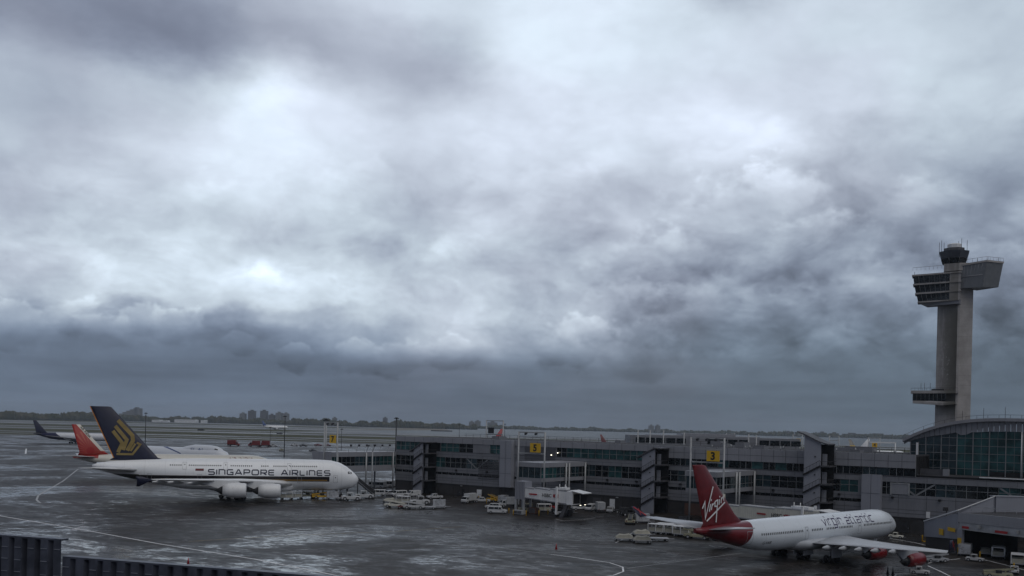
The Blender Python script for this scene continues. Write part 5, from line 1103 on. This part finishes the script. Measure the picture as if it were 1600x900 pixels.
def veh(kind, nm, x, y, ang, mat, label, cat, grp, **kw):
    mat = 'vanwhite' if mat == 'white' else ('dullred' if 'red' in label and mat == 'red' else mat)
    loc = G(x, y); key = (kind, mat, tuple(kw.items()))
    sc = 1.55 if 'distant red' in label else (1.35 if 'far apron' in label else (.62 if nm == 'aircraft_tug' and x > 1300 else (.75 if x > 1300 and kind == 'loader' else (.86 if kind in ('van', 'bus', 'pickup', 'suv', 'box') else (1.15 if kind == 'tug' else 1.0)))))
    if key in proto: return dup(proto[key], loc, R(ang), label, sc)
    t = thing(nm, label, cat, loc, R(ang), grp)
    (mk_dolly if kind == 'dolly' else KIND[kind])(t, mat, **kw); t.scale = (sc, sc, sc); proto[key] = t; return t
VG, SG, DG = 'white vehicles parked along the terminal', 'ground support machines on the apron', 'baggage carts and dollies on the apron'
veh('bus', 'minibus', 589, 762.5, 160, 'white', 'white minibus with long windows, farthest left behind the slim masts', 'minibus', VG)
veh('bus', 'minibus', 603, 761, 165, 'white', 'white minibus behind the second one, half hidden by vans', 'minibus', VG)
veh('bus', 'minibus', 614, 760, 255, 'white', 'white minibus facing the apron just left of the column under the connector', 'minibus', VG)
veh('van', 'van', 590, 774, 175, 'white', 'white windowed van beside the right slim mast', 'van', VG, windowed=True)
veh('suv', 'suv', 606, 774, 235, 'silver', 'silver car squeezed between two white vans left of the column', 'car', VG)
veh('van', 'van', 623, 775.5, 215, 'white', 'white windowed van nearest the column, nose towards the apron', 'van', VG, windowed=True)
veh('van', 'van', 645, 775.5, 220, 'white', 'white panel van without side windows, right of the column', 'van', VG, windowed=False)
veh('van', 'van', 664, 769, 180, 'white', 'white windowed van side-on below the leftmost stair tower', 'van', VG, windowed=True)
veh('pickup', 'pickup_truck', 679, 779.5, 205, 'white', 'white pickup truck right of the parked van row', 'pickup truck', VG)
veh('loader', 'belt_loader', 617, 793, 170, 'cream', 'pale belt loader, left of the two in front of the van row', 'belt loader', SG)
veh('dolly', 'baggage_dolly', 632, 794, 10, 'red', 'empty red dolly between two belt loaders', 'dolly', DG)
veh('loader', 'belt_loader', 646, 795, 185, 'white', 'white belt loader, right of the two in front of the van row', 'belt loader', SG)
veh('dolly', 'baggage_dolly', 670, 795, 0, 'grey', 'empty grey flat dolly right of the white belt loader', 'dolly', DG)
veh('dolly', 'baggage_cart', 686, 794, 5, 'grey', 'grey dolly with silver container below the white pickup truck', 'dolly', DG, load='container')
veh('box', 'box_truck', 732, 786, 240, 'white', 'white box truck in front of the lower terminal wall, facing the camera', 'truck', VG)
veh('pickup', 'pickup_truck', 753, 785, 185, 'white', 'white pickup truck behind the small service truck row, left of gate 5', 'pickup truck', VG)
veh('suv', 'suv', 770, 795, 170, 'white', 'white car just behind the foremost white van left of gate 5', 'car', VG)
veh('van', 'van', 777, 802, -8, 'white', 'foremost white windowed van, left of the gate 5 rotunda', 'van', VG, windowed=True)
veh('box', 'box_truck', 795, 792, 200, 'white', 'white box truck beside the gate 5 rotunda', 'truck', VG)
veh('loader', 'belt_loader', 772, 784, 120, 'yellow', 'yellow belt loader against the terminal wall left of gate 5', 'belt loader', SG)
veh('pickup', 'pickup_truck', 906, 797, 200, 'white', 'white pickup truck right of the gate 5 jet bridge cab', 'pickup truck', VG)
veh('van', 'van', 922, 798, 250, 'white', 'white windowed van seen end-on between a pickup and a box truck', 'van', VG, windowed=True)
veh('box', 'box_truck', 937, 800, 95, 'white', 'white box truck with its rear to the apron, right of gate 5', 'truck', VG)
veh('suv', 'suv', 953, 801, 260, 'silver', 'silver car facing the apron right of the box truck', 'car', VG)
veh('suv', 'suv', 971, 801.5, 185, 'dark', 'black car parked side-on at right end of the row', 'car', VG)
veh('dolly', 'baggage_cart', 1003, 817, 5, 'grey', 'grey dolly with silver container below the middle stair tower', 'dolly', DG, load='container')
veh('loader', 'belt_loader', 985, 818, 80, 'tan', 'tan belt loader raised on end beside the container dolly', 'belt loader', SG)
veh('dolly', 'baggage_cart', 975, 845, 0, 'grey', 'grey dolly under khaki cover, left one of three in the open apron', 'dolly', DG, load='cover')
veh('dolly', 'baggage_cart', 1002, 838, 10, 'grey', 'grey dolly under khaki cover, rear one of three in the open apron', 'dolly', DG, load='cover')
veh('dolly', 'baggage_cart', 1003, 848, 0, 'grey', 'grey dolly under khaki cover, front middle one of three in the open apron', 'dolly', DG, load='cover')
veh('dolly', 'baggage_dolly', 1030, 845, 4, 'grey', 'empty grey flat dolly right of the covered ones', 'dolly', DG)
for i, (x, y) in enumerate(((1027, 834), (1040, 833), (1053, 836), (1066, 838))):
    veh('dolly', 'baggage_cart', x, y, -32, 'grey', ['canopied baggage cart, first of the train under the left wing', 'canopied baggage cart, second of the train under the left wing', 'canopied baggage cart, third of the train under the left wing', 'canopied baggage cart, last of the train, below the red tail cone'][i], 'baggage cart', DG, load='cart')
veh('tug', 'aircraft_tug', 548, 782, 15, 'white', 'low white aircraft tug under the nose of the huge airliner', 'tug', SG)
veh('tug', 'aircraft_tug', 569, 779, 12, 'white', 'low white tug right of the airliner nose by the slim masts', 'tug', SG)
veh('tug', 'aircraft_tug', 1523, 877, -35, 'white', 'small white baggage tug in front of the shed opening', 'tug', SG)
veh('loader', 'belt_loader', 480, 778, 185, 'tan', 'tan belt loader under the belly of the huge airliner', 'belt loader', SG)
veh('loader', 'belt_loader', 503, 779, 20, 'yellow', 'yellow belt loader under the forward belly of the huge airliner', 'belt loader', SG)
veh('dolly', 'baggage_cart', 462, 779, 5, 'grey', 'canopied baggage cart beneath the wing root of the huge airliner', 'baggage cart', DG, load='cart')
veh('dolly', 'baggage_cart', 520, 780, 5, 'grey', 'grey dolly with silver container near the nose wheel of the huge airliner', 'dolly', DG, load='container')
veh('tug', 'aircraft_tug', 1437, 897, -20, 'white', 'white tug under the outermost red engine', 'tug', SG)
veh('loader', 'belt_loader', 1560, 902, -20, 'tan', 'tan belt loader at bottom right edge of the picture', 'belt loader', SG)
veh('tug', 'aircraft_tug', 1585, 896, 60, 'white', 'white tug behind the tan belt loader at right edge', 'tug', SG)
veh('dolly', 'baggage_cart', 1508, 868, 60, 'grey', 'grey dolly with silver container standing in the shed opening', 'dolly', DG, load='container')
veh('dolly', 'baggage_cart', 1524, 862, 60, 'grey', 'canopied baggage cart inside the shed behind the container', 'baggage cart', DG, load='cart')
veh('dolly', 'baggage_cart', 1560, 872, 60, 'grey', 'canopied baggage cart deep inside the shed at right', 'baggage cart', DG, load='cart')
veh('tug', 'aircraft_tug', 1400, 841, -30, 'cream', 'cream tug just right of the red-tailed airliner nose', 'tug', SG)
veh('loader', 'belt_loader', 1462, 878, 5, 'grey', 'grey belt loader beyond the tip of the right wing', 'belt loader', SG)
veh('box', 'box_truck', 365, 697, 0, 'red', 'distant red fire truck, left of the two behind the airliners', 'fire truck', 'red trucks on the far apron')
veh('box', 'box_truck', 398, 698, 180, 'red', 'distant red truck, first of the close pair behind the airliners', 'truck', 'red trucks on the far apron')
veh('box', 'box_truck', 413, 698, 180, 'red', 'distant red truck, second of the close pair behind the airliners', 'truck', 'red trucks on the far apron')
for k, (x, y, c_) in enumerate(((427, 698, 'white'), (460, 697, 'white'), (474, 698, 'dark'), (497, 697, 'red'), (512, 697, 'red'), (440, 705, 'tan'), (489, 706, 'dark'))):
    veh('tug', 'aircraft_tug', x, y, (0, 180, 20, 0, 170, 90, 0)[k], c_, ['small white tug on the far apron by a thin mast', 'second white tug on the far apron, further right', 'dark tug on the far apron beside the white ones', 'red tug on the far apron left of the gate 7 sign', 'red tug right behind the gate 7 frame', 'tan tug above the nose of the cream airliner', 'dark tug left of the gate 7 connector'][k], 'tug', 'machines on the far apron')
for k, (kd, nm, x, y, a_, c_, lab, cat, kw) in enumerate((
  ('dolly', 'baggage_cart', 448, 780, 0, 'grey', 'canopied cart nearest the engines of the huge airliner', 'baggage cart', dict(load='cart')),
  ('loader', 'belt_loader', 492, 776, 100, 'cream', 'cream belt loader standing end-on beneath the big fuselage', 'belt loader', {}),
  ('dolly', 'baggage_dolly', 536, 781, 8, 'grey', 'flat grey dolly behind the nose gear of the huge airliner', 'dolly', {}),
  ('dolly', 'baggage_cart', 609, 786, 30, 'grey', 'grey dolly under khaki cover left of the two belt loaders', 'dolly', dict(load='cover')),
  ('tug', 'aircraft_tug', 655, 788, 200, 'white', 'white tug between the right belt loader and the van row', 'tug', {}),
  ('dolly', 'baggage_cart', 630, 787, -15, 'grey', 'canopied cart in front of the windowed van nearest the column', 'baggage cart', dict(load='cart')),
  ('pickup', 'pickup_truck', 740, 778, 180, 'white', 'white pickup truck tight against the terminal wall behind the box truck', 'pickup truck', {}),
  ('dolly', 'baggage_cart', 786, 786, 70, 'grey', 'grey dolly with silver container left of the rotunda legs', 'dolly', dict(load='container')),
  ('tug', 'aircraft_tug', 826, 801, 20, 'tan', 'tan tug under the gate 5 tunnel', 'tug', {}),
  ('dolly', 'baggage_cart', 850, 800, 10, 'grey', 'canopied cart under the middle of the gate 5 tunnel', 'baggage cart', dict(load='cart')),
  ('tug', 'aircraft_tug', 879, 803, -20, 'dark', 'dark tug at the wheels of the gate 5 jet bridge', 'tug', {}),
  ('dolly', 'baggage_cart', 1540, 868, 62, 'grey', 'grey dolly under khaki cover inside the shed', 'dolly', dict(load='cover')),
  ('dolly', 'baggage_cart', 1590, 884, 62, 'grey', 'canopied cart near the right edge inside the shed', 'baggage cart', dict(load='cart')),
  ('loader', 'belt_loader', 1090, 842, 150, 'tan', 'tan belt loader beneath the red tail cone', 'belt loader', {}),
  ('loader', 'belt_loader', 985, 806, 190, 'dark', 'dark belt loader behind the tan one by the parked black car', 'belt loader', {}))):
    veh(kd, nm, x, y, a_, c_, lab, cat, SG if cat in ('tug', 'belt loader') else (VG if 'pickup' in cat else DG), **kw)
# scattered sheds of light: under-bridge clutter, bollards, cones
bg0 = None
BOL = [(1441, 846), (1447, 847), (1489, 858), (1497, 866), (1531, 873), (1584, 892), (795, 802), (802, 805), (822, 806), (842, 806), (856, 804), (760, 787), (748, 783)]
for i, (x, y) in enumerate(BOL):
    lab = ['yellow bollard at far end of the yellow kerb', 'yellow bollard second along the yellow kerb', 'yellow bollard at near end of the yellow kerb', 'yellow bollard at the shed corner column', 'yellow bollard in front of the shed opening beside the tug', 'yellow bollard near the right edge in the shed opening', 'yellow bollard left of the gate 5 rotunda, beside the box truck', 'yellow bollard at the left foot of the gate 5 rotunda', 'yellow bollard under the gate 5 tunnel, left of the brown cabinet', 'yellow bollard between brown and red cabinets', 'yellow bollard at the red cabinet under gate 5', 'yellow bollard behind the foremost white van', 'yellow bollard left of the yellow belt loader by the terminal wall'][i]
    g_ = 'yellow bollards by the baggage shed' if i < 6 else 'yellow bollards near gate 5'
    mb = MB(); mb.tube((0, 0, 0), (0, 0, 1.25), .14, n=10); mb.tube((0, 0, 1.25), (0, 0, 1.32), .14, .06, n=10); o = mb.build('bollard', 'yellow'); o.location = G(x, y); tag(o, lab, 'bollard', g_)
mb = MB(); a_, b_ = Vector(G(1441, 846)), Vector(G(1490, 856)); dd = (b_-a_).normalized(); mb.prism([a_, a_+Vector((0, 0, .14)), b_+Vector((0, 0, .14)), b_], (.3, .1, 0)); tag(mb.build('kerb', 'yellow'), 'long low yellow kerb along the shed side wall', 'kerb')
for (x, y, m_, lab) in ((869, 858, 'red', 'single small red cone on the open apron'), (294, 882, 'red', 'small red cone beside the corrugated wall'), (1387, 897, 'dark', 'left one of two dark cones between the red engines'), (1395, 898, 'dark', 'right one of two dark cones between the red engines')):
    mb = MB(); mb.box(-.25, .25, -.25, .25, 0, .05); mb.tube((0, 0, .05), (0, 0, 1.0 if m_ == 'red' else 1.2), .2, .03, n=12); o = mb.build('traffic_cone', m_); o.location = G(x, y); tag(o, lab, 'cone')
# equipment crates, tanks beneath gate 5
for (x, y, w_, h_, m_, lab) in ((834, 803, 2.2, 1.6, 'rust', 'brown equipment cabinet under the gate 5 jet bridge'), (864, 800, 1.6, 1.5, 'red', 'red equipment cabinet under the gate 5 jet bridge'), (811, 804, 3.0, 1.1, 'pole', 'grey concrete block at the foot of the gate 5 rotunda'), (796, 776, 2.6, 2.4, 'orange', 'orange container between box truck and terminal pier'), (1070, 818, 3, 1.6, 'dark', 'dark equipment box under the far wing of the red-tailed airliner'), (886, 806, 2.0, 1.6, 'dark', 'dark ground power unit at the jet bridge wheels')):
    t = thing('equipment_cabinet', lab, 'equipment', G(x, y), R(-37)); mb = MB(); mb.box(-w_/2, w_/2, -.8, .8, .15, h_); mb.build('cabinet', m_, t); mb = MB(); mb.box(-w_/2+.1, w_/2-.1, -.7, .7, 0, .15); mb.build('plinth', 'dark', t)
    mb = MB(); mb.box(-w_*.4, -.05, -.83, -.8, .3, h_-.15); mb.build('door', 'louver', t); mb = MB(); mb.box(.05, w_*.4, -.83, -.8, .3, h_-.15); mb.build('door', 'louver', t)
# boarding stairs at the big nose
bs = thing('boarding_stairs', 'dark mobile boarding stairs right of the huge airliner nose', 'stairs', G(572, 777), R(185))
mb = MB(); mb.prism([(-2.5, -.9, .6), (2.5, -.9, 4.6), (3.6, -.9, 4.6), (3.6, -.9, 4.3), (2.6, -.9, 4.3), (-2.3, -.9, .4)], (0, 1.8, 0)); mb.build('flight', 'dark', bs)
mb = MB(); mb.box(-2.4, 3.2, -.9, .9, .4, .7); mb.box(2.4, 2.6, -.8, .8, .7, 4.3); mb.build('chassis', 'dark', bs)
mb = MB()
for s in (-.88, .84): mb.prism([(-2.5, s, .9), (2.5, s, 4.9), (3.6, s, 4.9), (3.6, s, 5.6), (2.3, s, 5.6), (-2.5, s, 1.8)], (0, .04, 0))
mb.build('side_panel', 'dark', bs); wheels(bs, (-1.6, 2.2), .9, .35)

# masts and floodlight poles
def mast(x, yb, yt, D, label, r=.2, head=True, mat='dark', grp='distant floodlight masts'):
    X_, _, _ = at(x, yt, D); z = at(x, yt, D)[2]; t = thing('floodlight_mast', label, 'mast', (X_, D, 0), 0, grp)
    mb = MB(); mb.tube((0, 0, 0), (0, 0, z), r*1.3, r, n=8); mb.build('shaft', mat, t)
    if head: mb = MB(); mb.box(-1.1, 1.1, -.3, .3, z-.1, z+.25); mb.box(-.5, .5, -.6, .6, z+.1, z+.5); mb.build('lamp_head', 'dark', t)
mast(228, 690, 646, 640, 'floodlight mast right of the huge airliner fin')
mast(445.5, 705, 651, 560, 'floodlight mast above the cream airliner nose')
mast(619.5, 700, 654, 420, 'dark floodlight mast at left end of the terminal', .25)
mast(510, 708, 657, 330, 'pale floodlight mast left of the gate 7 frame', .25, True, 'pole')
mast(422.5, 695, 668, 800, 'short thin mast among the red trucks', .15)
mast(534, 700, 671, 700, 'short thin mast right of the gate 7 sign', .15)
mast(718, 690, 664, 900, 'thin mast beyond the left part of the terminal roof', .2)
mast(789, 690, 663, 900, 'thin mast beyond the roof near the dark gate board', .2)
for k, x in enumerate((997, 1016, 1037, 1069, 1170, 1182)):
    mast(x, 700, (672, 672, 672, 676, 678, 680)[k], 480, ['first pale mast left of the far concourse', 'second pale mast before the far concourse', 'third pale mast before the far concourse', 'pale mast near the gate 3 frame top', 'pale mast right of the gate 3 sign', 'rightmost pale mast of the far concourse'][k], .3, False, 'pole', 'pale masts at the far concourse')
mast(1479, 849, 797, 186, 'dark floodlight pole standing at the side wall of the baggage shed', .1, False, 'dark', 'distant floodlight masts')
pl_ = [o for o in C.objects if o.get('label') == 'dark floodlight pole standing at the side wall of the baggage shed'][0]; pl_['group'] = 'shed poles'
mb = MB(); z = at(1479, 797, 186)[2]; mb.box(-.6, .2, -.3, .3, z-.2, z+.55); mb.build('lamp_head', 'dark', pl_)

# far concourse beyond the roof
fc = thing('far_concourse', 'low second concourse with dark window bands beyond the terminal roof', 'terminal building', (120, 520, 0))
def fpx(x, D): return at(x, 680, D)[0]-120
xa, xb = fpx(985, 540), fpx(1275, 500)
def fcb(mb, x0, x1, dy, z0, z1, mi=0): mb.prism([(x0, 20-(x0-xa)*.14+dy, z0), (x1, 20-(x1-xa)*.14+dy, z0), (x1, 20-(x1-xa)*.14+dy, z1), (x0, 20-(x0-xa)*.14+dy, z1)], (0, 25, 0), mi)
mb = MB(); fcb(mb, xa, xb, 0, 0, 18.3); mb.build('wall', 'panel', fc)
mb = MB(); fcb(mb, xa+30, xa+58, 3, 18.3, 19.9); fcb(mb, xa+12, xb-20, 6, 18.3, 18.8); mb.build('upper_block', 'fascia', fc)
for i in range(16):
    x0 = xa+3+i*5.6
    if i in (5, 6, 11): continue
    mb = MB(); fcb(mb, x0, x0+5.0, -.15, 14.2, 17.0); mb.build('window', 'gdark', fc)
# ---------------------------------------------------------------- distance: buildings, trees
def far_mat(name, col):
    m = bpy.data.materials.new(name); m.use_nodes = True; t = NT(m.node_tree); b = t.n['Principled BSDF']; tc = t.new('ShaderNodeTexCoord'); X = t.xyz(tc.outputs['Object'])
    wx = t.m('PINGPONG', X[0], 2.5); wz = t.m('PINGPONG', X[2], 1.6); k = AND(t, LT(t, wx, 1.2), LT(t, wz, .8)); t.put(b.inputs['Base Color'], t.mix(t.m('MULTIPLY', k, .7), col, tuple(v*.35 for v in col))); b.inputs['Roughness'].default_value = .8
    return m
fm1, fm2 = far_mat('far_brick', (.07, .062, .065)), far_mat('far_concrete', (.15, .15, .155))
def far_b(x0, x1, yt, D, label, mat, steps=None, dep=40):
    X0, X1, Z = at(x0, yt, D)[0], at(x1, yt, D)[0], at((x0+x1)/2, yt, D)[2]; w_ = X1-X0
    t = thing('tower_block', label, 'tower block', ((X0+X1)/2, D, 0), 0, 'far-off tower blocks'); mb = MB()
    if steps:
        for a, b, h in steps: mb.box(-w_/2+w_*a, -w_/2+w_*b, -dep/2, dep/2, 0, Z*h)
        mb.build('wall', mat, t)
    else:
        mb.box(-w_/2, w_/2, -dep/2, dep/2, 0, Z); mb.build('wall', mat, t); mb = MB(); mb.box(-w_*.2, w_*.2, -8, 8, Z, Z+6); mb.build('roof_house', mat, t)
far_b(183, 221, 637, 5600, 'far ziggurat-shaped tower block right of the navy fin', fm2, [(0, .13, .35), (.13, .28, .5), (.28, .43, .63), (.43, .58, .75), (.58, .72, .87), (.72, 1, .96), (.78, .86, 1.05)])
for (x0, x1, yt, m_, lab) in ((376, 384, 646, fm2, 'pale short block, first of the cluster left of the small taxiing airliner'), (389, 399, 642, fm1, 'tall dark block, second of the cluster above the taxiing airliner'), (408, 418, 642, fm1, 'tall dark block right above the small taxiing airliner'), (421, 429, 648, fm1, 'short block just right of the small airliner'), (432, 441, 645, fm2, 'medium block left of a floodlight mast'), (443, 451, 646, fm2, 'medium block behind a floodlight mast'), (520, 526, 653, fm2, 'lone small block above the gate 7 sign'), (599, 605, 653, fm1, 'lone slim block left of the terminal end mast'),
        (733, 741, 659, fm2, 'pale block left in pair cluster behind the gate board'), (742, 751, 658, fm2, 'pale block second in the cluster behind the gate board'), (762, 777, 660, fm2, 'wide pale block seen through the dark-board gate frame'), (1014, 1021, 665, fm2, 'left twin block above the middle stair tower'), (1024, 1031, 665, fm2, 'right twin block above the middle stair tower'), (1160, 1168, 675, fm1, 'small dark block right of the gate 3 frame'),
        (1227, 1236, 675, fm1, 'dark block left of the tall stair tower'), (1243, 1253, 675, fm1, 'dark block immediately left of the tall stair tower'), (1279, 1290, 676, fm1, 'dark block immediately right of the tall stair tower'), (1298, 1309, 677, fm1, 'dark block second right of the tall stair tower'), (1318, 1344, 678, fm1, 'long low block above the grey and yellow fin'), (1353, 1391, 679, fm1, 'longest low block left of the curved hall')):
    far_b(x0, x1, yt, 5200, lab, m_)
for (x0, x1, yt, yb, D, lab) in ((275, 308, 655.5, 660, 3950, 'long white hangar right of the ziggurat block'), (240, 252, 656, 659, 3950, 'small white hangar left of the long one'), (254, 263, 657, 660, 3950, 'second small white hangar'), (316, 322, 656.5, 660, 3950, 'narrow white shed right of the long hangar')):
    X0, X1, Z = at(x0, yt, D)[0], at(x1, yt, D)[0], at((x0+x1)/2, yt, D)[2]; w_ = (X1-X0)/2
    t = thing('hangar', lab, 'hangar', ((X0+X1)/2, D, 0), 0, 'white buildings beyond the runways'); mb = MB(); mb.box(-w_, w_, -20, 20, 0, Z-2); mb.build('wall', 'white', t); mb = MB(); mb.prism([(-w_, -21, Z-2), (w_, -21, Z-2), (w_*.9, -21, Z), (-w_*.9, -21, Z)], (0, 42, 0)); mb.build('roof', 'white', t)
def foliage_mat():
    m = bpy.data.materials.new('far_foliage'); m.use_nodes = True; t = NT(m.node_tree); b = t.n['Principled BSDF']; g = t.new('ShaderNodeNewGeometry'); f = t.noise(g.outputs['Position'], .02, 5, .7)
    t.put(b.inputs['Base Color'], t.mix(t.ss(f, .3, .7), (.035, .045, .025), (.085, .075, .04))); b.inputs['Roughness'].default_value = .95; b.inputs['Specular IOR Level'].default_value = .05; return m
M['fol'] = foliage_mat()
def wood(name, path, hfn, seed, n, dep=120):
    rnd = random.Random(seed); mb = MB(); segs_ = list(zip(path, path[1:])); Ls = [math.dist(a, b) for a, b in segs_]; tot = sum(Ls)
    for i in range(n):
        s = rnd.random()*tot
        for (a, b), L in zip(segs_, Ls):
            if s <= L: break
            s -= L
        x = a[0]+(b[0]-a[0])*s/L; y = a[1]+(b[1]-a[1])*s/L+rnd.random()*dep; h = hfn(x)*(.5+.5*rnd.random()); r = 4+9*rnd.random()**2; k = rnd.random()*6
        lv_ = [(0, r*.5), (h*.25, r), (h*.55, r*(.8+.4*rnd.random())), (h*.8, r*(.6+.3*rnd.random())), (h*.95, r*.4), (h, r*.1)]
        mb.loft([[(x+q*math.cos(k+j*math.pi/3)*(.8+.4*rnd.random()), y+q*math.sin(k+j*math.pi/3), z) for j in range(6)] for z, q in lv_], 0, False)
    o = mb.build(name, 'fol', recalc=False); o['kind'] = 'stuff'; o['label'] = 'far-off dark wooded shoreline along the horizon'; o['category'] = 'wood'
wood('woodland', [(-2300, 2950), (-1700, 3160), (-1480, 4100), (-1000, 4200), (-560, 3950), (-150, 3950)], lambda x: 27+7*math.sin(x/90)*math.sin(x/37+1)+4*math.sin(x/13), 3, 2600)
wood('woodland', [(-500, 4700), (0, 5150), (700, 5350), (1500, 5250)], lambda x: 20+5*math.sin(x/110)*math.sin(x/41)+3*math.sin(x/17), 5, 1300, 200)
wood('woodland', [(1200, 4900), (2000, 4700), (3200, 4600)], lambda x: 24+6*math.sin(x/120)*math.sin(x/47)+3*math.sin(x/17), 8, 1000, 200)
# far rows of low sheds / jetties on the bay and dark airfield bumps
for i, (x, y, w_, h_) in enumerate(((314, 672.5, 5, 2), (437, 678, 4, 1.5), (690, 674, 30, 2.2), (560, 666, 40, 2), (470, 665, 20, 2))):
    g = G(x, y); t = thing('airfield_hut', ['dark low hut on the grass strip left of the red trucks', 'small dark mound-like hut right of the red trucks', 'long dark row of low sheds at the bay edge above the roof', 'long thin shed on the far field', 'low pale row on the far runway edge'][i], 'hut', g); mb = MB(); mb.box(-w_, w_, -3, 3, 0, h_); mb.build('wall', 'dark' if i != 4 else 'fascia', t); mb = MB(); mb.prism([(-w_-.3, -3.3, h_), (w_+.3, -3.3, h_), (w_, 0, h_+.8), (-w_, 0, h_+.8)], (0, .1, .0)); mb.build('roof', 'void', t)

# ---------------------------------------------------------------- haze
def haze():
    m = bpy.data.materials.new('haze_air'); m.use_nodes = True; t = NT(m.node_tree); t.n.clear(); v = t.new('ShaderNodeVolumePrincipled'); v.inputs['Color'].default_value = (.72, .82, .93, 1); v.inputs['Density'].default_value = 7.5e-5; v.inputs['Anisotropy'].default_value = .1
    o = t.new('ShaderNodeOutputMaterial'); t.l.new(v.outputs[0], o.inputs['Volume'])
    mb = MB(); mb.box(-9100, 9100, -450, 12100, -1.1, 130); ob = mb.build('haze', m); ob['kind'] = 'stuff'; ob['label'] = 'thin grey haze over the whole airfield'; ob['category'] = 'haze'
haze()
